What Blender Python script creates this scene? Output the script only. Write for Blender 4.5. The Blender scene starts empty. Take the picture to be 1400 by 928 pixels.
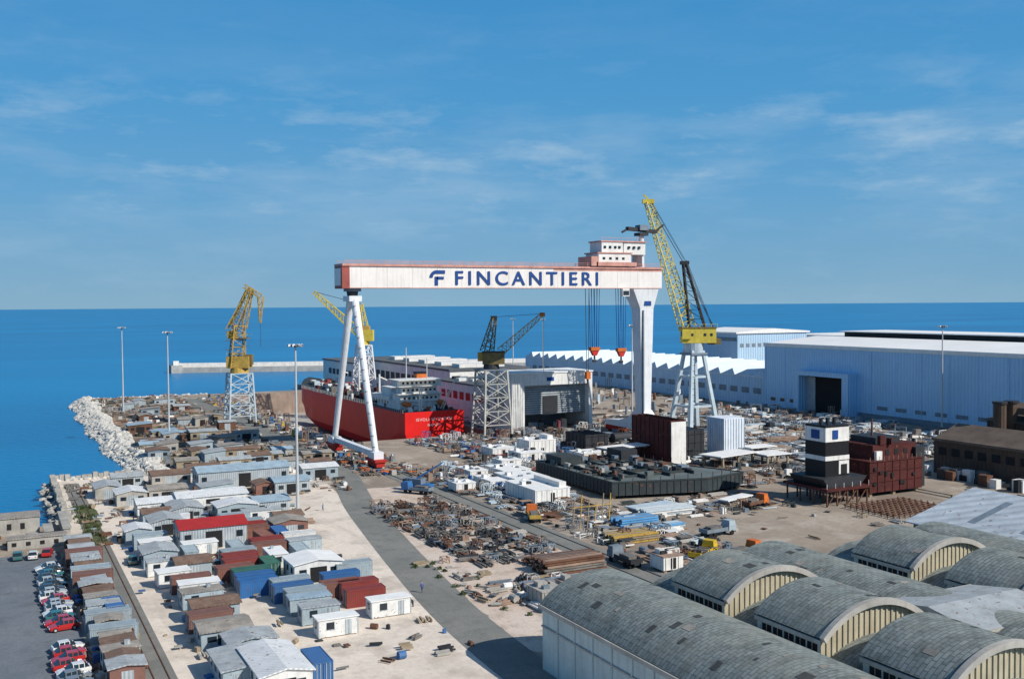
import bpy, math, random
from mathutils import Vector, Matrix
random.seed(7)
R=random.random
def ru(a,b): return a+(b-a)*random.random()
scene=bpy.context.scene
# World frame of the yard: +X runs along the big gantry girder, +Y runs along its rails toward the sea.

# ------------------------------------------------------------------ materials
MATS={}
def nd(t,typ,**k):
    n=t.nodes.new(typ)
    for a,b in k.items(): setattr(n,a,b)
    return n
def M(name,col,rough=.75,var=.3,scale=.35,rust=0.,streak=0.,corr=0.,metal=0.,spec=.3,rcol=(.16,.07,.035),objvar=0.):
    if name in MATS: return MATS[name]
    m=bpy.data.materials.new(name); m.use_nodes=True
    t=m.node_tree; L=t.links
    b=t.nodes['Principled BSDF']
    b.inputs['Roughness'].default_value=rough
    b.inputs['Metallic'].default_value=metal
    b.inputs['Specular IOR Level'].default_value=spec
    g=nd(t,'ShaderNodeNewGeometry')
    def noise(s,det=5,vec=None,r=.6):
        n=nd(t,'ShaderNodeTexNoise'); n.inputs['Scale'].default_value=s
        n.inputs['Detail'].default_value=det; n.inputs['Roughness'].default_value=r
        L.new(vec if vec else g.outputs['Position'],n.inputs['Vector']); return n.outputs['Fac']
    def mr(f,a,b_,c,d):
        n=nd(t,'ShaderNodeMapRange'); L.new(f,n.inputs[0])
        for i,v in enumerate((a,b_,c,d)): n.inputs[i+1].default_value=v
        return n.outputs[0]
    def mix(f,A,B,typ='MIX'):
        n=nd(t,'ShaderNodeMix',data_type='RGBA',blend_type=typ)
        if isinstance(f,(int,float)): n.inputs[0].default_value=f
        else: L.new(f,n.inputs[0])
        for s,v in ((6,A),(7,B)):
            if isinstance(v,tuple): n.inputs[s].default_value=(*v[:3],1)
            else: L.new(v,n.inputs[s])
        return n.outputs[2]
    dark=tuple(c*(1-var) for c in col); lite=tuple(min(1,c*(1+var*.35)) for c in col)
    c=mix(mr(noise(scale),.3,.7,0,1),dark,lite)
    c=mix(mr(noise(scale*9,3),.35,.65,0,var*.8),c,tuple(x*.6 for x in col))
    if streak>0:
        mp=nd(t,'ShaderNodeMapping'); mp.inputs['Scale'].default_value=(1.6,1.6,.12)
        L.new(g.outputs['Position'],mp.inputs[0])
        c=mix(mr(noise(1.,4,mp.outputs[0]),.5,.72,0,streak),c,tuple(x*.35+y*.4 for x,y in zip(col,rcol)))
    if rust>0:
        c=mix(mr(noise(scale*3.1,6),.62-rust*.3,.7-rust*.25,0,1),c,rcol)
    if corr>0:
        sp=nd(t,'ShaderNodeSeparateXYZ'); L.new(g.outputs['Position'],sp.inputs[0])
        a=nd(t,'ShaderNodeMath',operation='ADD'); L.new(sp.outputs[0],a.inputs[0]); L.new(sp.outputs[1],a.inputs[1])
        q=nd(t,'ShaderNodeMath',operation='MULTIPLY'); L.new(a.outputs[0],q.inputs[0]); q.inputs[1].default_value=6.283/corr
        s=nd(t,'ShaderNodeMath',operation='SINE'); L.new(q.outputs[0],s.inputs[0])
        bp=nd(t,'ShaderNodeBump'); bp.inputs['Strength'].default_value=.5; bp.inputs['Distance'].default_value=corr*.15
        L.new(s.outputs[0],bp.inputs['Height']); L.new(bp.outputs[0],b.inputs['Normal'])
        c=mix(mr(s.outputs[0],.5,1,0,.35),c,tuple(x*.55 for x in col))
    if objvar>0:
        oi=nd(t,'ShaderNodeObjectInfo')
        c=mix(mr(oi.outputs['Random'],0,1,0,objvar),c,tuple(x*.45+.06 for x in col))
    L.new(c,b.inputs['Base Color'])
    MATS[name]=m; return m
white=M('white_paint',(.8,.79,.76),.6,.18,.4,streak=.4)
white_r=M('white_roof',(.82,.82,.8),.7,.14,.5)
gwhite=M('girder_white',(.82,.78,.74),.5,.1,.15,streak=.3,rcol=(.45,.2,.12))
gpink=M('girder_faded_red',(.66,.33,.27),.6,.35,.3,streak=.4)
gend=M('girder_end_red',(.4,.1,.08),.6,.35,.3,streak=.4)
legw=M('leg_white',(.76,.78,.8),.55,.12,.3,streak=.3)
navy=M('navy_lettering',(.01,.06,.25),.5,.1)
red=M('ship_red',(.76,.015,.012),.45,.15,.15,streak=.12)
redd=M('bogie_red',(.5,.03,.02),.6,.3)
maroon=M('red_primer',(.085,.018,.016),.8,.4,.3,rust=.06)
yel=M('crane_yellow',(.68,.54,.08),.55,.2,.6,streak=.3)
ochre=M('crane_ochre',(.55,.36,.08),.65,.35,.6,rust=.15)
dyel=M('crane_dark_ochre',(.22,.17,.07),.7,.35,.6,rust=.2)
paleb=M('pale_blue_steel',(.5,.6,.66),.6,.2,.5,streak=.3)
dark=M('dark_steel',(.035,.038,.045),.6,.4,.4)
black=M('black_paint',(.012,.012,.015),.5,.3)
hullg=M('hull_grey',(.04,.055,.06),.75,.4,.3,rust=.05)
steel=M('mill_steel',(.2,.19,.175),.6,.45,.6,rust=.14)
steelb=M('blue_grey_steel',(.2,.25,.3),.6,.3,.6,rust=.05)
rusty=M('rusty_steel',(.17,.085,.055),.9,.5,.5)
rustl=M('rust_light',(.36,.25,.19),.9,.4,.5)
wood=M('timber',(.36,.29,.2),.9,.4,.6)
conc=M('concrete',(.46,.44,.4),.9,.3,.25,streak=.3)
concw=M('weathered_wall',(.44,.42,.38),.9,.4,.4,streak=.45)
quay=M('quay_wall',(.36,.27,.22),.9,.35,.2,streak=.5)
glass=M('window_glass',(.02,.03,.04),.15,.1,spec=.6)
dgrey=M('dark_opening',(.02,.02,.022),.9,.2)
cblue=M('container_blue',(.03,.16,.42),.6,.25,.8,rust=.08,objvar=.5)
cred=M('container_red',(.33,.035,.025),.65,.3,.8,rust=.12,objvar=.5)
cbrn=M('container_brown',(.27,.12,.09),.7,.35,.8,rust=.12,objvar=.6)
cgrey=M('container_grey',(.4,.49,.54),.7,.25,.8,rust=.06,objvar=.5)
cwhite=M('cabin_white',(.76,.76,.74),.65,.2,.8,streak=.25,rust=.02)
cgrn=M('container_green',(.05,.17,.13),.7,.3,.8,rust=.1)
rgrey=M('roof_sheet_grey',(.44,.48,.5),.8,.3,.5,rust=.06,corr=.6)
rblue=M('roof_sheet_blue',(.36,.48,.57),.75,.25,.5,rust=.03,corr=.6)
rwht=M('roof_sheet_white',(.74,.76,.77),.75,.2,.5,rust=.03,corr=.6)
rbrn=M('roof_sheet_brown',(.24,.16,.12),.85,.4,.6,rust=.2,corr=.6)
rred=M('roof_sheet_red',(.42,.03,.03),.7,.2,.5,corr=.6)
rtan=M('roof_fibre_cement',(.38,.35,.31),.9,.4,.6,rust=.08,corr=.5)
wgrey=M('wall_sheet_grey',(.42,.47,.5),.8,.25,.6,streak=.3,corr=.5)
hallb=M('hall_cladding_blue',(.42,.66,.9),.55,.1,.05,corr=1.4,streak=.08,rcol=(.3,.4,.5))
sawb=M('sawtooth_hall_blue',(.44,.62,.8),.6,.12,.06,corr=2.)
sawr=M('sawtooth_roof',(.62,.7,.76),.7,.15,.1)
cream=M('gable_cream',(.5,.45,.33),.85,.25,.5,streak=.35)
vwall=M('vault_wall',(.56,.64,.62),.8,.2,.3,streak=.35,corr=.0)
brownb=M('brown_cladding',(.11,.075,.055),.85,.35,.3,streak=.3,corr=1.2)
brroof=M('brown_roof',(.15,.115,.09),.85,.35,.3)
orange=M('orange_paint',(.6,.15,.03),.55,.25,.6)
myel=M('machine_yellow',(.62,.42,.03),.55,.25,.8)
rubber=M('rubber',(.015,.015,.015),.9,.2)
sblue=M('tarp_blue',(.12,.36,.66),.6,.2,.6)
rock=M('limestone_rock',(.62,.6,.55),.95,.4,.5)
pole_m=M('galvanised_pole',(.5,.52,.53),.5,.15,.3)

def ground_mat(name,base,alt,alt2,s=.03,rough=.95,lo=.42,hi=.6,slabs=0):
    m=bpy.data.materials.new(name); m.use_nodes=True; t=m.node_tree; L=t.links
    b=t.nodes['Principled BSDF']; b.inputs['Roughness'].default_value=rough; b.inputs['Specular IOR Level'].default_value=.2
    g=nd(t,'ShaderNodeNewGeometry')
    def noise(sc,det=6,off=0,mapsc=None):
        mp=nd(t,'ShaderNodeMapping'); mp.inputs['Location'].default_value=(off,off*1.7,0)
        if mapsc: mp.inputs['Scale'].default_value=mapsc
        L.new(g.outputs['Position'],mp.inputs[0])
        n=nd(t,'ShaderNodeTexNoise'); n.inputs['Scale'].default_value=sc; n.inputs['Detail'].default_value=det; n.inputs['Roughness'].default_value=.65
        L.new(mp.outputs[0],n.inputs['Vector']); return n.outputs['Fac']
    def mr(f,a,b_,c,d):
        n=nd(t,'ShaderNodeMapRange'); L.new(f,n.inputs[0])
        for i,v in enumerate((a,b_,c,d)): n.inputs[i+1].default_value=v
        return n.outputs[0]
    def mix(f,A,B):
        n=nd(t,'ShaderNodeMix',data_type='RGBA'); L.new(f,n.inputs[0])
        for s_,v in ((6,A),(7,B)):
            if isinstance(v,tuple): n.inputs[s_].default_value=(*v,1)
            else: L.new(v,n.inputs[s_])
        return n.outputs[2]
    c=mix(mr(noise(s),lo,hi,0,1),base,alt)
    c=mix(mr(noise(s*4,6,31),.5,.68,0,.8),c,alt2)
    c=mix(mr(noise(s*2,5,77,(3.5,.25,1)),.55,.7,0,.45),c,alt2)   # wheel-track streaks along the rails
    c=mix(mr(noise(s*5,5,140,(1,1,1)),.6,.66,0,.35),c,tuple(x*.5 for x in base))   # oil and water stains
    c=mix(mr(noise(s*30,4,11),.4,.75,0,.45),c,tuple(x*.6 for x in base))
    c=mix(mr(noise(s*60,2,5),.62,.7,0,.5),c,tuple(x*.4 for x in base))
    if slabs:
        br=nd(t,'ShaderNodeTexBrick'); br.inputs['Scale'].default_value=1.; br.inputs['Brick Width'].default_value=slabs; br.inputs['Row Height'].default_value=slabs
        br.offset=0; br.inputs['Mortar Size'].default_value=.06
        L.new(g.outputs['Position'],br.inputs['Vector'])
        c=mix(mr(br.outputs['Fac'],0,1,0,.3),c,tuple(x*.5 for x in base))
    L.new(c,b.inputs['Base Color'])
    return m
g_yard=ground_mat('yard_paving',(.38,.315,.25),(.25,.205,.165),(.5,.44,.37),.03,slabs=8)
g_sand=ground_mat('gravel_yard',(.76,.67,.57),(.58,.51,.43),(.44,.38,.32),.035,lo=.5,hi=.68)
g_dirt=ground_mat('pink_dirt',(.6,.48,.39),(.66,.57,.49),(.34,.27,.21),.06)
g_earth=ground_mat('scrub_earth',(.28,.19,.14),(.14,.14,.08),(.4,.33,.27),.05)
g_road=ground_mat('asphalt_road',(.2,.205,.19),(.25,.245,.225),(.16,.16,.15),.08)
g_park=ground_mat('carpark_asphalt',(.15,.175,.2),(.19,.21,.23),(.12,.13,.15),.06)
g_grass=ground_mat('grass',(.07,.1,.035),(.12,.12,.06),(.25,.2,.14),.15)

def tile_mat(name,a,b_,c_,w,h):
    m=bpy.data.materials.new(name); m.use_nodes=True; t=m.node_tree; L=t.links
    b=t.nodes['Principled BSDF']; b.inputs['Roughness'].default_value=.85
    g=nd(t,'ShaderNodeNewGeometry')
    br=nd(t,'ShaderNodeTexBrick'); br.inputs['Scale'].default_value=1; br.inputs['Brick Width'].default_value=w; br.inputs['Row Height'].default_value=h
    br.inputs['Mortar Size'].default_value=.05; br.offset=.5
    br.inputs['Color1'].default_value=(*a,1); br.inputs['Color2'].default_value=(*b_,1); br.inputs['Mortar'].default_value=(*c_,1)
    L.new(g.outputs['Position'],br.inputs['Vector'])
    def stain(sc,lo,hi,amt,col,prev,msc=None):
        n=nd(t,'ShaderNodeTexNoise'); n.inputs['Scale'].default_value=sc; n.inputs['Detail'].default_value=7; n.inputs['Roughness'].default_value=.7
        mp=nd(t,'ShaderNodeMapping'); L.new(g.outputs['Position'],mp.inputs[0])
        if msc: mp.inputs['Scale'].default_value=msc
        L.new(mp.outputs[0],n.inputs['Vector'])
        r=nd(t,'ShaderNodeMapRange'); L.new(n.outputs['Fac'],r.inputs[0])
        for i,v in enumerate((lo,hi,0,amt)): r.inputs[i+1].default_value=v
        mx=nd(t,'ShaderNodeMix',data_type='RGBA'); L.new(r.outputs[0],mx.inputs[0]); L.new(prev,mx.inputs[6]); mx.inputs[7].default_value=(*col,1); return mx.outputs[2]
    c=stain(.5,.45,.7,.75,[x*.45 for x in c_],br.outputs['Color'])
    c=stain(.12,.5,.7,.5,(.27,.26,.21),c)
    c=stain(.8,.55,.68,.55,(.08,.08,.07),c,(.25,2.,1))
    L.new(c,b.inputs['Base Color'])
    return m
vroof=tile_mat('vault_roof_tiles',(.27,.3,.285),(.2,.235,.225),(.11,.13,.12),1.1,.55)

# ------------------------------------------------------------------ mesh builder
class MB:
    def __init__(s): s.v=[]; s.f=[]; s.m=[]; s.mats=[]
    def mi(s,m):
        if m not in s.mats: s.mats.append(m)
        return s.mats.index(m)
    def quadbox(s,P,m):
        b=len(s.v); s.v+=[tuple(p) for p in P]; k=s.mi(m)
        for f in ((3,2,1,0),(4,5,6,7),(0,1,5,4),(1,2,6,5),(2,3,7,6),(3,0,4,7)):
            s.f.append([b+i for i in f]); s.m.append(k)
    def box(s,x0,x1,y0,y1,z0,z1,m):
        s.quadbox([(x0,y0,z0),(x1,y0,z0),(x1,y1,z0),(x0,y1,z0),(x0,y0,z1),(x1,y0,z1),(x1,y1,z1),(x0,y1,z1)],m)
    def ob(s,cx,cy,z0,sx,sy,sz,rot,m,tx=1.,ty=1.):
        c,n=math.cos(rot),math.sin(rot); P=[]
        for z,ax,ay in ((z0,1,1),(z0+sz,tx,ty)):
            for a,b in ((-1,-1),(1,-1),(1,1),(-1,1)):
                x=a*sx/2*ax; y=b*sy/2*ay
                P.append((cx+x*c-y*n,cy+x*n+y*c,z))
        s.quadbox(P,m)
    def beam(s,p,q,w,h,m,w2=None,h2=None):
        p=Vector(p); q=Vector(q); d=(q-p)
        if d.length<1e-4: return
        d.normalize(); up=Vector((0,0,1)) if abs(d.z)<.95 else Vector((0,1,0))
        a=d.cross(up).normalized(); b=a.cross(d)
        w2=w if w2 is None else w2; h2=h if h2 is None else h2
        P=[]
        for c,ww,hh in ((p,w,h),(q,w2,h2)):
            for i,j in ((-1,-1),(1,-1),(1,1),(-1,1)): P.append(c+a*i*ww/2+b*j*hh/2)
        s.quadbox(P,m)
    def cyl(s,p,q,r0,r1,m,n=10,cap=True):
        p=Vector(p); q=Vector(q); d=(q-p).normalized()
        up=Vector((0,0,1)) if abs(d.z)<.95 else Vector((0,1,0))
        a=d.cross(up).normalized(); b=a.cross(d); k=s.mi(m); B=len(s.v)
        for c,r in ((p,r0),(q,r1)):
            for i in range(n):
                t=2*math.pi*i/n; s.v.append(tuple(c+a*math.cos(t)*r+b*math.sin(t)*r))
        for i in range(n):
            j=(i+1)%n; s.f.append([B+i,B+j,B+n+j,B+n+i]); s.m.append(k)
        if cap:
            s.f.append([B+i for i in range(n)][::-1]); s.m.append(k)
            s.f.append([B+n+i for i in range(n)]); s.m.append(k)
    def poly(s,P,m):
        b=len(s.v); s.v+=[tuple(p) for p in P]; s.f.append(list(range(b,b+len(P)))); s.m.append(s.mi(m))
    def prism(s,prof,axis,a,b,m,msides=None):
        """profile list of 2D pts extruded along axis 'x' or 'y' from a to b"""
        def P(u,z,t): return (t,u,z) if axis=='x' else (u,t,z)
        n=len(prof); B=len(s.v)
        for t in (a,b):
            for u,z in prof: s.v.append(P(u,z,t))
        k=s.mi(m); ks=s.mi(msides or m)
        s.f.append([B+i for i in range(n)]); s.m.append(k)
        s.f.append([B+n+i for i in range(n)][::-1]); s.m.append(k)
        for i in range(n):
            j=(i+1)%n; s.f.append([B+i,B+n+i,B+n+j,B+j]); s.m.append(ks)
    def lattice(s,p,q,w0,w1,n,th,m,h0=None,h1=None):
        p=Vector(p); q=Vector(q); d=(q-p).normalized()
        up=Vector((0,0,1)) if abs(d.z)<.95 else Vector((0,1,0))
        a=d.cross(up).normalized(); b=a.cross(d)
        h0=w0 if h0 is None else h0; h1=w1 if h1 is None else h1
        rings=[]
        for i in range(n+1):
            t=i/n; c=p.lerp(q,t); w=(w0+(w1-w0)*t)/2; h=(h0+(h1-h0)*t)/2
            rings.append([c+a*x*w+b*y*h for x,y in ((-1,-1),(1,-1),(1,1),(-1,1))])
        for i in range(n):
            for k in range(4):
                j=(k+1)%4
                s.beam(rings[i][k],rings[i+1][k],th,th,m)
                s.beam(rings[i][k],rings[i+1][j],th*.6,th*.6,m) if i%2 else s.beam(rings[i][j],rings[i+1][k],th*.6,th*.6,m)
                s.beam(rings[i+1][k],rings[i+1][j],th*.6,th*.6,m)
    def done(s,name,parent=None,smooth=False,origin=None):
        me=bpy.data.meshes.new(name)
        if origin is None:
            xs=[v[0] for v in s.v]; ys=[v[1] for v in s.v]; zs=[v[2] for v in s.v]
            origin=((min(xs)+max(xs))/2,(min(ys)+max(ys))/2,min(zs))
        o=Vector(origin)
        me.from_pydata([tuple(Vector(v)-o) for v in s.v],[],s.f)
        for m in s.mats: me.materials.append(m)
        me.polygons.foreach_set('material_index',s.m)
        if smooth: me.polygons.foreach_set('use_smooth',[True]*len(s.f))
        me.update()
        ob=bpy.data.objects.new(name,me); ob.location=o
        scene.collection.objects.link(ob)
        if parent:
            ob.parent=parent; ob.location=o-parent.location
        return ob
def empty(name,loc):
    e=bpy.data.objects.new(name,None); e.location=loc; scene.collection.objects.link(e); e.empty_display_size=1; return e
def text(body,size,loc,rot,mat,parent,name,offset=0.,sx=1.,ext=.05,space=1.):
    c=bpy.data.curves.new(name,'FONT'); c.body=body; c.size=size; c.extrude=ext; c.offset=offset; c.space_character=space
    c.materials.append(mat)
    o=bpy.data.objects.new(name,c); scene.collection.objects.link(o); o.rotation_euler=rot; o.scale=(sx,1,1)
    o.parent=parent; o.location=Vector(loc)-parent.location
    return o

# ------------------------------------------------------------------ ground, quay, sea
g=MB()
for r in ((-400,13,-200,232),(13,38,-200,292),(38,104,-200,545),(104,158,-200,325),(104,158,532,545),(158,560,-200,585)):
    g.box(*r,-14,0,quay)
    k=g.mi(g_yard); g.m[-5]=k
g.box(104,158,325,532,-14,-11,conc)
ground=g.done('ground',origin=(0,0,0))
def sheet(name,polys,m,z):
    b=MB()
    for P in polys: b.poly([(x,y,z) for x,y in P],m)
    return b.done(name,origin=(0,0,0))
def rect(a,b,c,d): return [(a,c),(b,c),(b,d),(a,d)]
def ragged(P,amp=.8,step=4):
    out=[]
    for i in range(len(P)):
        p,q=Vector(P[i]),Vector(P[(i+1)%len(P)]); n=max(1,int((q-p).length/step)); nn=Vector((-(q-p).y,(q-p).x)).normalized()
        for j in range(n):
            c=p.lerp(q,j/n)+(nn*ru(-amp,amp) if j else Vector((0,0))); out.append((c.x,c.y))
    return out
sheet('gravel_yard',[[(11,-50),(57.5,-50),(57.5,110),(60,150),(66,190),(74,240),(80,290),(38,290),(15,290),(14,240),(11,200)]],g_sand,.02)
sheet('dirt_strip',[ragged([(62,112),(70,112),(88,140),(93,150),(93,240),(80,240),(70,190),(65,160)],.9,3)],g_dirt,.02)
sheet('scrub_ground',[rect(39,84,292,544)],g_earth,.02)
sheet('car_park',[rect(-60,10.5,20,206)],g_park,.04)
sheet('grass_verge',[ragged([(15.5,205),(19.5,208),(20,250),(16,252)],.6,2)],g_grass,.05)
def strip(name,pts,w,m,z):
    b=MB(); L_=[]
    for i,(x,y) in enumerate(pts):
        x0,y0=pts[max(0,i-1)]; x1,y1=pts[min(len(pts)-1,i+1)]
        d=Vector((x1-x0,y1-y0)).normalized(); n_=Vector((-d.y,d.x))*w/2
        L_.append(((x+n_.x,y+n_.y,z),(x-n_.x,y-n_.y,z)))
    for i in range(len(L_)-1):
        b.poly([L_[i][1],L_[i+1][1],L_[i+1][0],L_[i][0]],m)
    return b.done(name,origin=(0,0,0))
def smooth_pts(P,n=5):
    out=[]
    for i in range(len(P)-1):
        p0,p1,p2,p3=[Vector(P[min(max(k,0),len(P)-1)]) for k in (i-1,i,i+1,i+2)]
        for j in range(n):
            t=j/n; q=.5*((2*p1)+(p2-p0)*t+(2*p0-5*p1+4*p2-p3)*t*t+(3*p1-p0-3*p2+p3)*t**3); out.append((q.x,q.y))
    return out+[P[-1]]
strip('asphalt_road',smooth_pts([(57,40),(57.6,100),(58.8,125),(61,145),(64.5,168),(69,195),(73.5,220),(78.5,242),(83,262),(86,285),(87,330),(87,420),(87,520)]),7.4,g_road,.045)
strip('crane_lane',[(96,60),(96,300)],7,g_road,.05)
strip('crane_lane',[(197,180),(197,318)],8,g_road,.05)
strip('quay_road',[(17.6,100),(17.6,284)],3.6,g_road,.045)
rl=MB()
for x in (94.2,97.8,195.6,198.4): rl.box(x-.08,x+.08,60,320,.05,.2,steel)
for x in (16.8,18.5): rl.box(x-.06,x+.06,100,284,.05,.15,rusty)
rl.done('crane_rail')

# sea
sea=bpy.data.materials.new('sea_water'); sea.use_nodes=True; t=sea.node_tree; L=t.links
b=t.nodes['Principled BSDF']; b.inputs['Roughness'].default_value=.3; b.inputs['Specular IOR Level'].default_value=.2
gg=nd(t,'ShaderNodeNewGeometry')
n1=nd(t,'ShaderNodeTexNoise'); n1.inputs['Scale'].default_value=.004; n1.inputs['Detail'].default_value=7
mp=nd(t,'ShaderNodeMapping'); mp.inputs['Rotation'].default_value=(0,0,math.radians(27)); mp.inputs['Scale'].default_value=(.35,1,1)
L.new(gg.outputs['Position'],mp.inputs[0]); L.new(mp.outputs[0],n1.inputs['Vector'])
mx=nd(t,'ShaderNodeMix',data_type='RGBA'); rr=nd(t,'ShaderNodeMapRange'); L.new(n1.outputs['Fac'],rr.inputs[0]); rr.inputs[1].default_value=.35; rr.inputs[2].default_value=.65
L.new(rr.outputs[0],mx.inputs[0]); mx.inputs[6].default_value=(.0,.135,.33,1); mx.inputs[7].default_value=(.0,.2,.44,1)
L.new(mx.outputs[2],b.inputs['Base Color'])
n2=nd(t,'ShaderNodeTexNoise'); n2.inputs['Scale'].default_value=.35; n2.inputs['Detail'].default_value=5
L.new(gg.outputs['Position'],n2.inputs['Vector'])
bp=nd(t,'ShaderNodeBump'); bp.inputs['Strength'].default_value=.7; bp.inputs['Distance'].default_value=.6; L.new(n2.outputs['Fac'],bp.inputs['Height']); L.new(bp.outputs[0],b.inputs['Normal'])
w=MB()
for r in (rect(-60000,104,-3000,60000),rect(158,60000,-3000,60000),rect(104,158,532,60000),rect(104,158,-3000,325)):
    w.poly([(x,y,-2.5) for x,y in r],sea)
w.done('sea_water',origin=(0,0,0))

# riprap
rk=MB()
ico=[(0,0,1),(.89,0,.45),(.28,.85,.45),(-.72,.53,.45),(-.72,-.53,.45),(.28,-.85,.45),(.72,.53,-.45),(-.28,.85,-.45),(-.89,0,-.45),(-.28,-.85,-.45),(.72,-.53,-.45),(0,0,-1)]
icf=[(0,1,2),(0,2,3),(0,3,4),(0,4,5),(0,5,1),(1,6,2),(2,7,3),(3,8,4),(4,9,5),(5,10,1),(2,6,7),(3,7,8),(4,8,9),(5,9,10),(1,10,6),(11,7,6),(11,8,7),(11,9,8),(11,10,9),(11,6,10)]
def stone(mb,x,y,z,s,m):
    B=len(mb.v); sx,sy,sz=s*ru(.6,1.3),s*ru(.6,1.3),s*ru(.45,.9); a=ru(0,6.3); c,n=math.cos(a),math.sin(a)
    for p in ico:
        k=ru(.75,1.2); X,Y,Z=p[0]*sx*k,p[1]*sy*k,p[2]*sz*k
        mb.v.append((x+X*c-Y*n,y+X*n+Y*c,z+Z))
    k=mb.mi(m)
    for f in icf: mb.f.append([B+i for i in f]); mb.m.append(k)
for i in range(3400):
    y=ru(292,548); q=R(); bul=2.5*math.sin((y-292)/256*math.pi)+1.2*math.sin(y*.11)
    x=34.5-bul*.8+q*9; z=-2.6+min(q*1.6,1)*3.2
    stone(rk,x,y,z,ru(.4,1.3),rock)
for i in range(500):
    x=ru(38,100); stone(rk,x,545+ru(-.5,3),-1.5+ru(-1,1.5),ru(.5,1.2),rock)
for i in range(260):
    x=ru(14,38); q=R(); stone(rk,x,290+q*5,.2-q*2.6,ru(.4,1.1),rock)
for i in range(120):
    stone(rk,ru(10.5,13.5),ru(232,292),ru(-2.5,.2),ru(.4,1),concw)
rk.done('riprap_rocks')

# breakwater
bw=MB()
def wallseg(mb,p,q,w,z0,z1,m):
    mb.beam((p[0],p[1],(z0+z1)/2),(q[0],q[1],(z0+z1)/2),w,z1-z0,m)
wallseg(bw,(120,776),(330,700),9,-6,1.2,conc); wallseg(bw,(121,780),(330,704.5),1.5,1.1,4.2,white)
wallseg(bw,(330,700),(520,640),9,-6,1.2,conc); wallseg(bw,(330,704.5),(520,645),1.5,1.1,4.2,white)
bw.box(116,124,770,782,-6,3,conc); bw.box(118,122,774,778,3,6,white)
bw.done('breakwater')

# distant coast
dc=MB()
for i in range(40):
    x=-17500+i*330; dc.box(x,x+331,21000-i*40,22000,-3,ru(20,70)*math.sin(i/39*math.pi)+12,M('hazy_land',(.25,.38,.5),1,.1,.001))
dc.done('distant_coast')

# ------------------------------------------------------------------ gantry crane
GV=288.
gc=empty('gantry_crane',(95,GV,0))
a=MB()
a.box(92.6,201.7,GV-3.5,GV+3.5,50.2,56.6,gwhite)
a.box(90.35,201.75,GV-3.9,GV+3.9,56.6,57.3,gpink)
a.box(90.3,92.6,GV-3.56,GV+3.56,50.15,56.6,gend); a.box(90.1,90.3,GV-2.6,GV+2.6,51,56,gwhite)
for x in range(96,200,8): a.box(x,x+.1,GV-3.53,GV-3.4,50.2,56.6,M('girder_seam',(.6,.52,.48),.6,.1))
a.box(92.6,201.7,GV-3.58,GV-3.4,50.2,50.4,gpink)
a.box(160,201.7,GV-3.52,GV-3.49,55.8,56.6,gpink)
for i in range(28):
    x=91+i*4.07
    for y in (GV-3.8,GV+3.8): a.beam((x,y,57.3),(x,y,58.4),.09,.09,gpink)
for y in (GV-3.8,GV+3.8):
    for z in (57.9,58.4): a.beam((91,y,z),(201,y,z),.08,.08,gpink)
a.done('girder',gc)
text('FINCANTIERI',6.0,(125.4,GV-3.72,51.3),(math.pi/2,0,0),navy,gc,'lettering',.06,1.12,.06,1.36)
lg=MB()  # emblem
lg.box(119.3,122.4,GV-3.72,GV-3.6,54.6,55.6,navy); lg.box(119.6,122,GV-3.72,GV-3.6,52.9,53.7,navy)
lg.box(119.1,120.1,GV-3.72,GV-3.6,51.1,53.7,navy)
for i in range(6):
    t0=math.pi/2+i*.26; t1=t0+.28
    lg.poly([(119.6+2.2*math.cos(t),GV-3.71,53.4+2.2*math.sin(t)) for t in (t0,t1)]+[(119.6+1.2*math.cos(t),GV-3.71,53.4+1.2*math.sin(t)) for t in (t1,t0)],navy)
lg.done('emblem',gc)
a=MB()
for s in (-1,1):
    a.cyl((94.5,GV+s*19,4),(94.5,GV+s*1.8,47.5),.85,1.15,legw,14)
    a.box(93.1,95.9,GV+s*19-2.4,GV+s*19+2.4,2.6,4.8,legw)
    for k in (-3,-1.1,1.1,3):
        a.box(93.3,95.7,GV+s*19+k-.8,GV+s*19+k+.8,.9,2.7,redd); a.cyl((94,GV+s*19+k,.8),(95,GV+s*19+k,.8),.75,.75,rubber,12)
    a.box(92.8,96.2,GV+s*19-4.2,GV+s*19+4.2,2.2,2.9,redd)
a.box(93.7,95.3,GV-18,GV+18,3.3,4.8,legw)
a.box(92.6,96.4,GV-3,GV+3,46.4,48,legw); a.cyl((94.5,GV,48),(94.5,GV,50.2),1.5,1.9,dark,14); a.box(92.6,96.4,GV-2.4,GV+2.4,49.3,50.2,steelb)
for z in range(6,46,3):
    y=GV-19+(z-4)/43.5*17.2; a.box(93.3,94,y-1.6,y-.9,z,z+.12,dark)
a.done('hinged_leg',gc)
a=MB()
P=[(190.3,GV-3.4,50.2),(200.5,GV-3.4,50.2),(200.5,GV+3.4,50.2),(190.3,GV+3.4,50.2)]
Q=[(193.6,GV-2.6,43.5),(198.9,GV-2.6,43.5),(198.9,GV+2.6,43.5),(193.6,GV+2.6,43.5)]
S=[(194.6,GV-1.8,7),(198.2,GV-1.8,7),(198.2,GV+1.8,7),(194.6,GV+1.8,7)]
a.quadbox(Q+P,legw); a.quadbox(S+Q,legw)
prof=[(GV-21,2.6),(GV+21,2.6),(GV+21,4.4),(GV+12,4.9),(GV+6,6.4),(GV+2.4,9.4),(GV-2.4,9.4),(GV-6,6.4),(GV-12,4.9),(GV-21,4.4)]
a.prism(prof,'x',194.5,198.3,legw)
for s in (-1,1):
    for k in (-4,-2,0,2,4):
        a.box(195,198,GV+s*17+k-.8,GV+s*17+k+.8,.9,2.7,redd); a.cyl((196,GV+s*17+k,.8),(197,GV+s*17+k,.8),.75,.75,rubber,12)
a.box(194.5,194.9,GV-3,GV-2.1,8,43,steelb)
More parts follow.
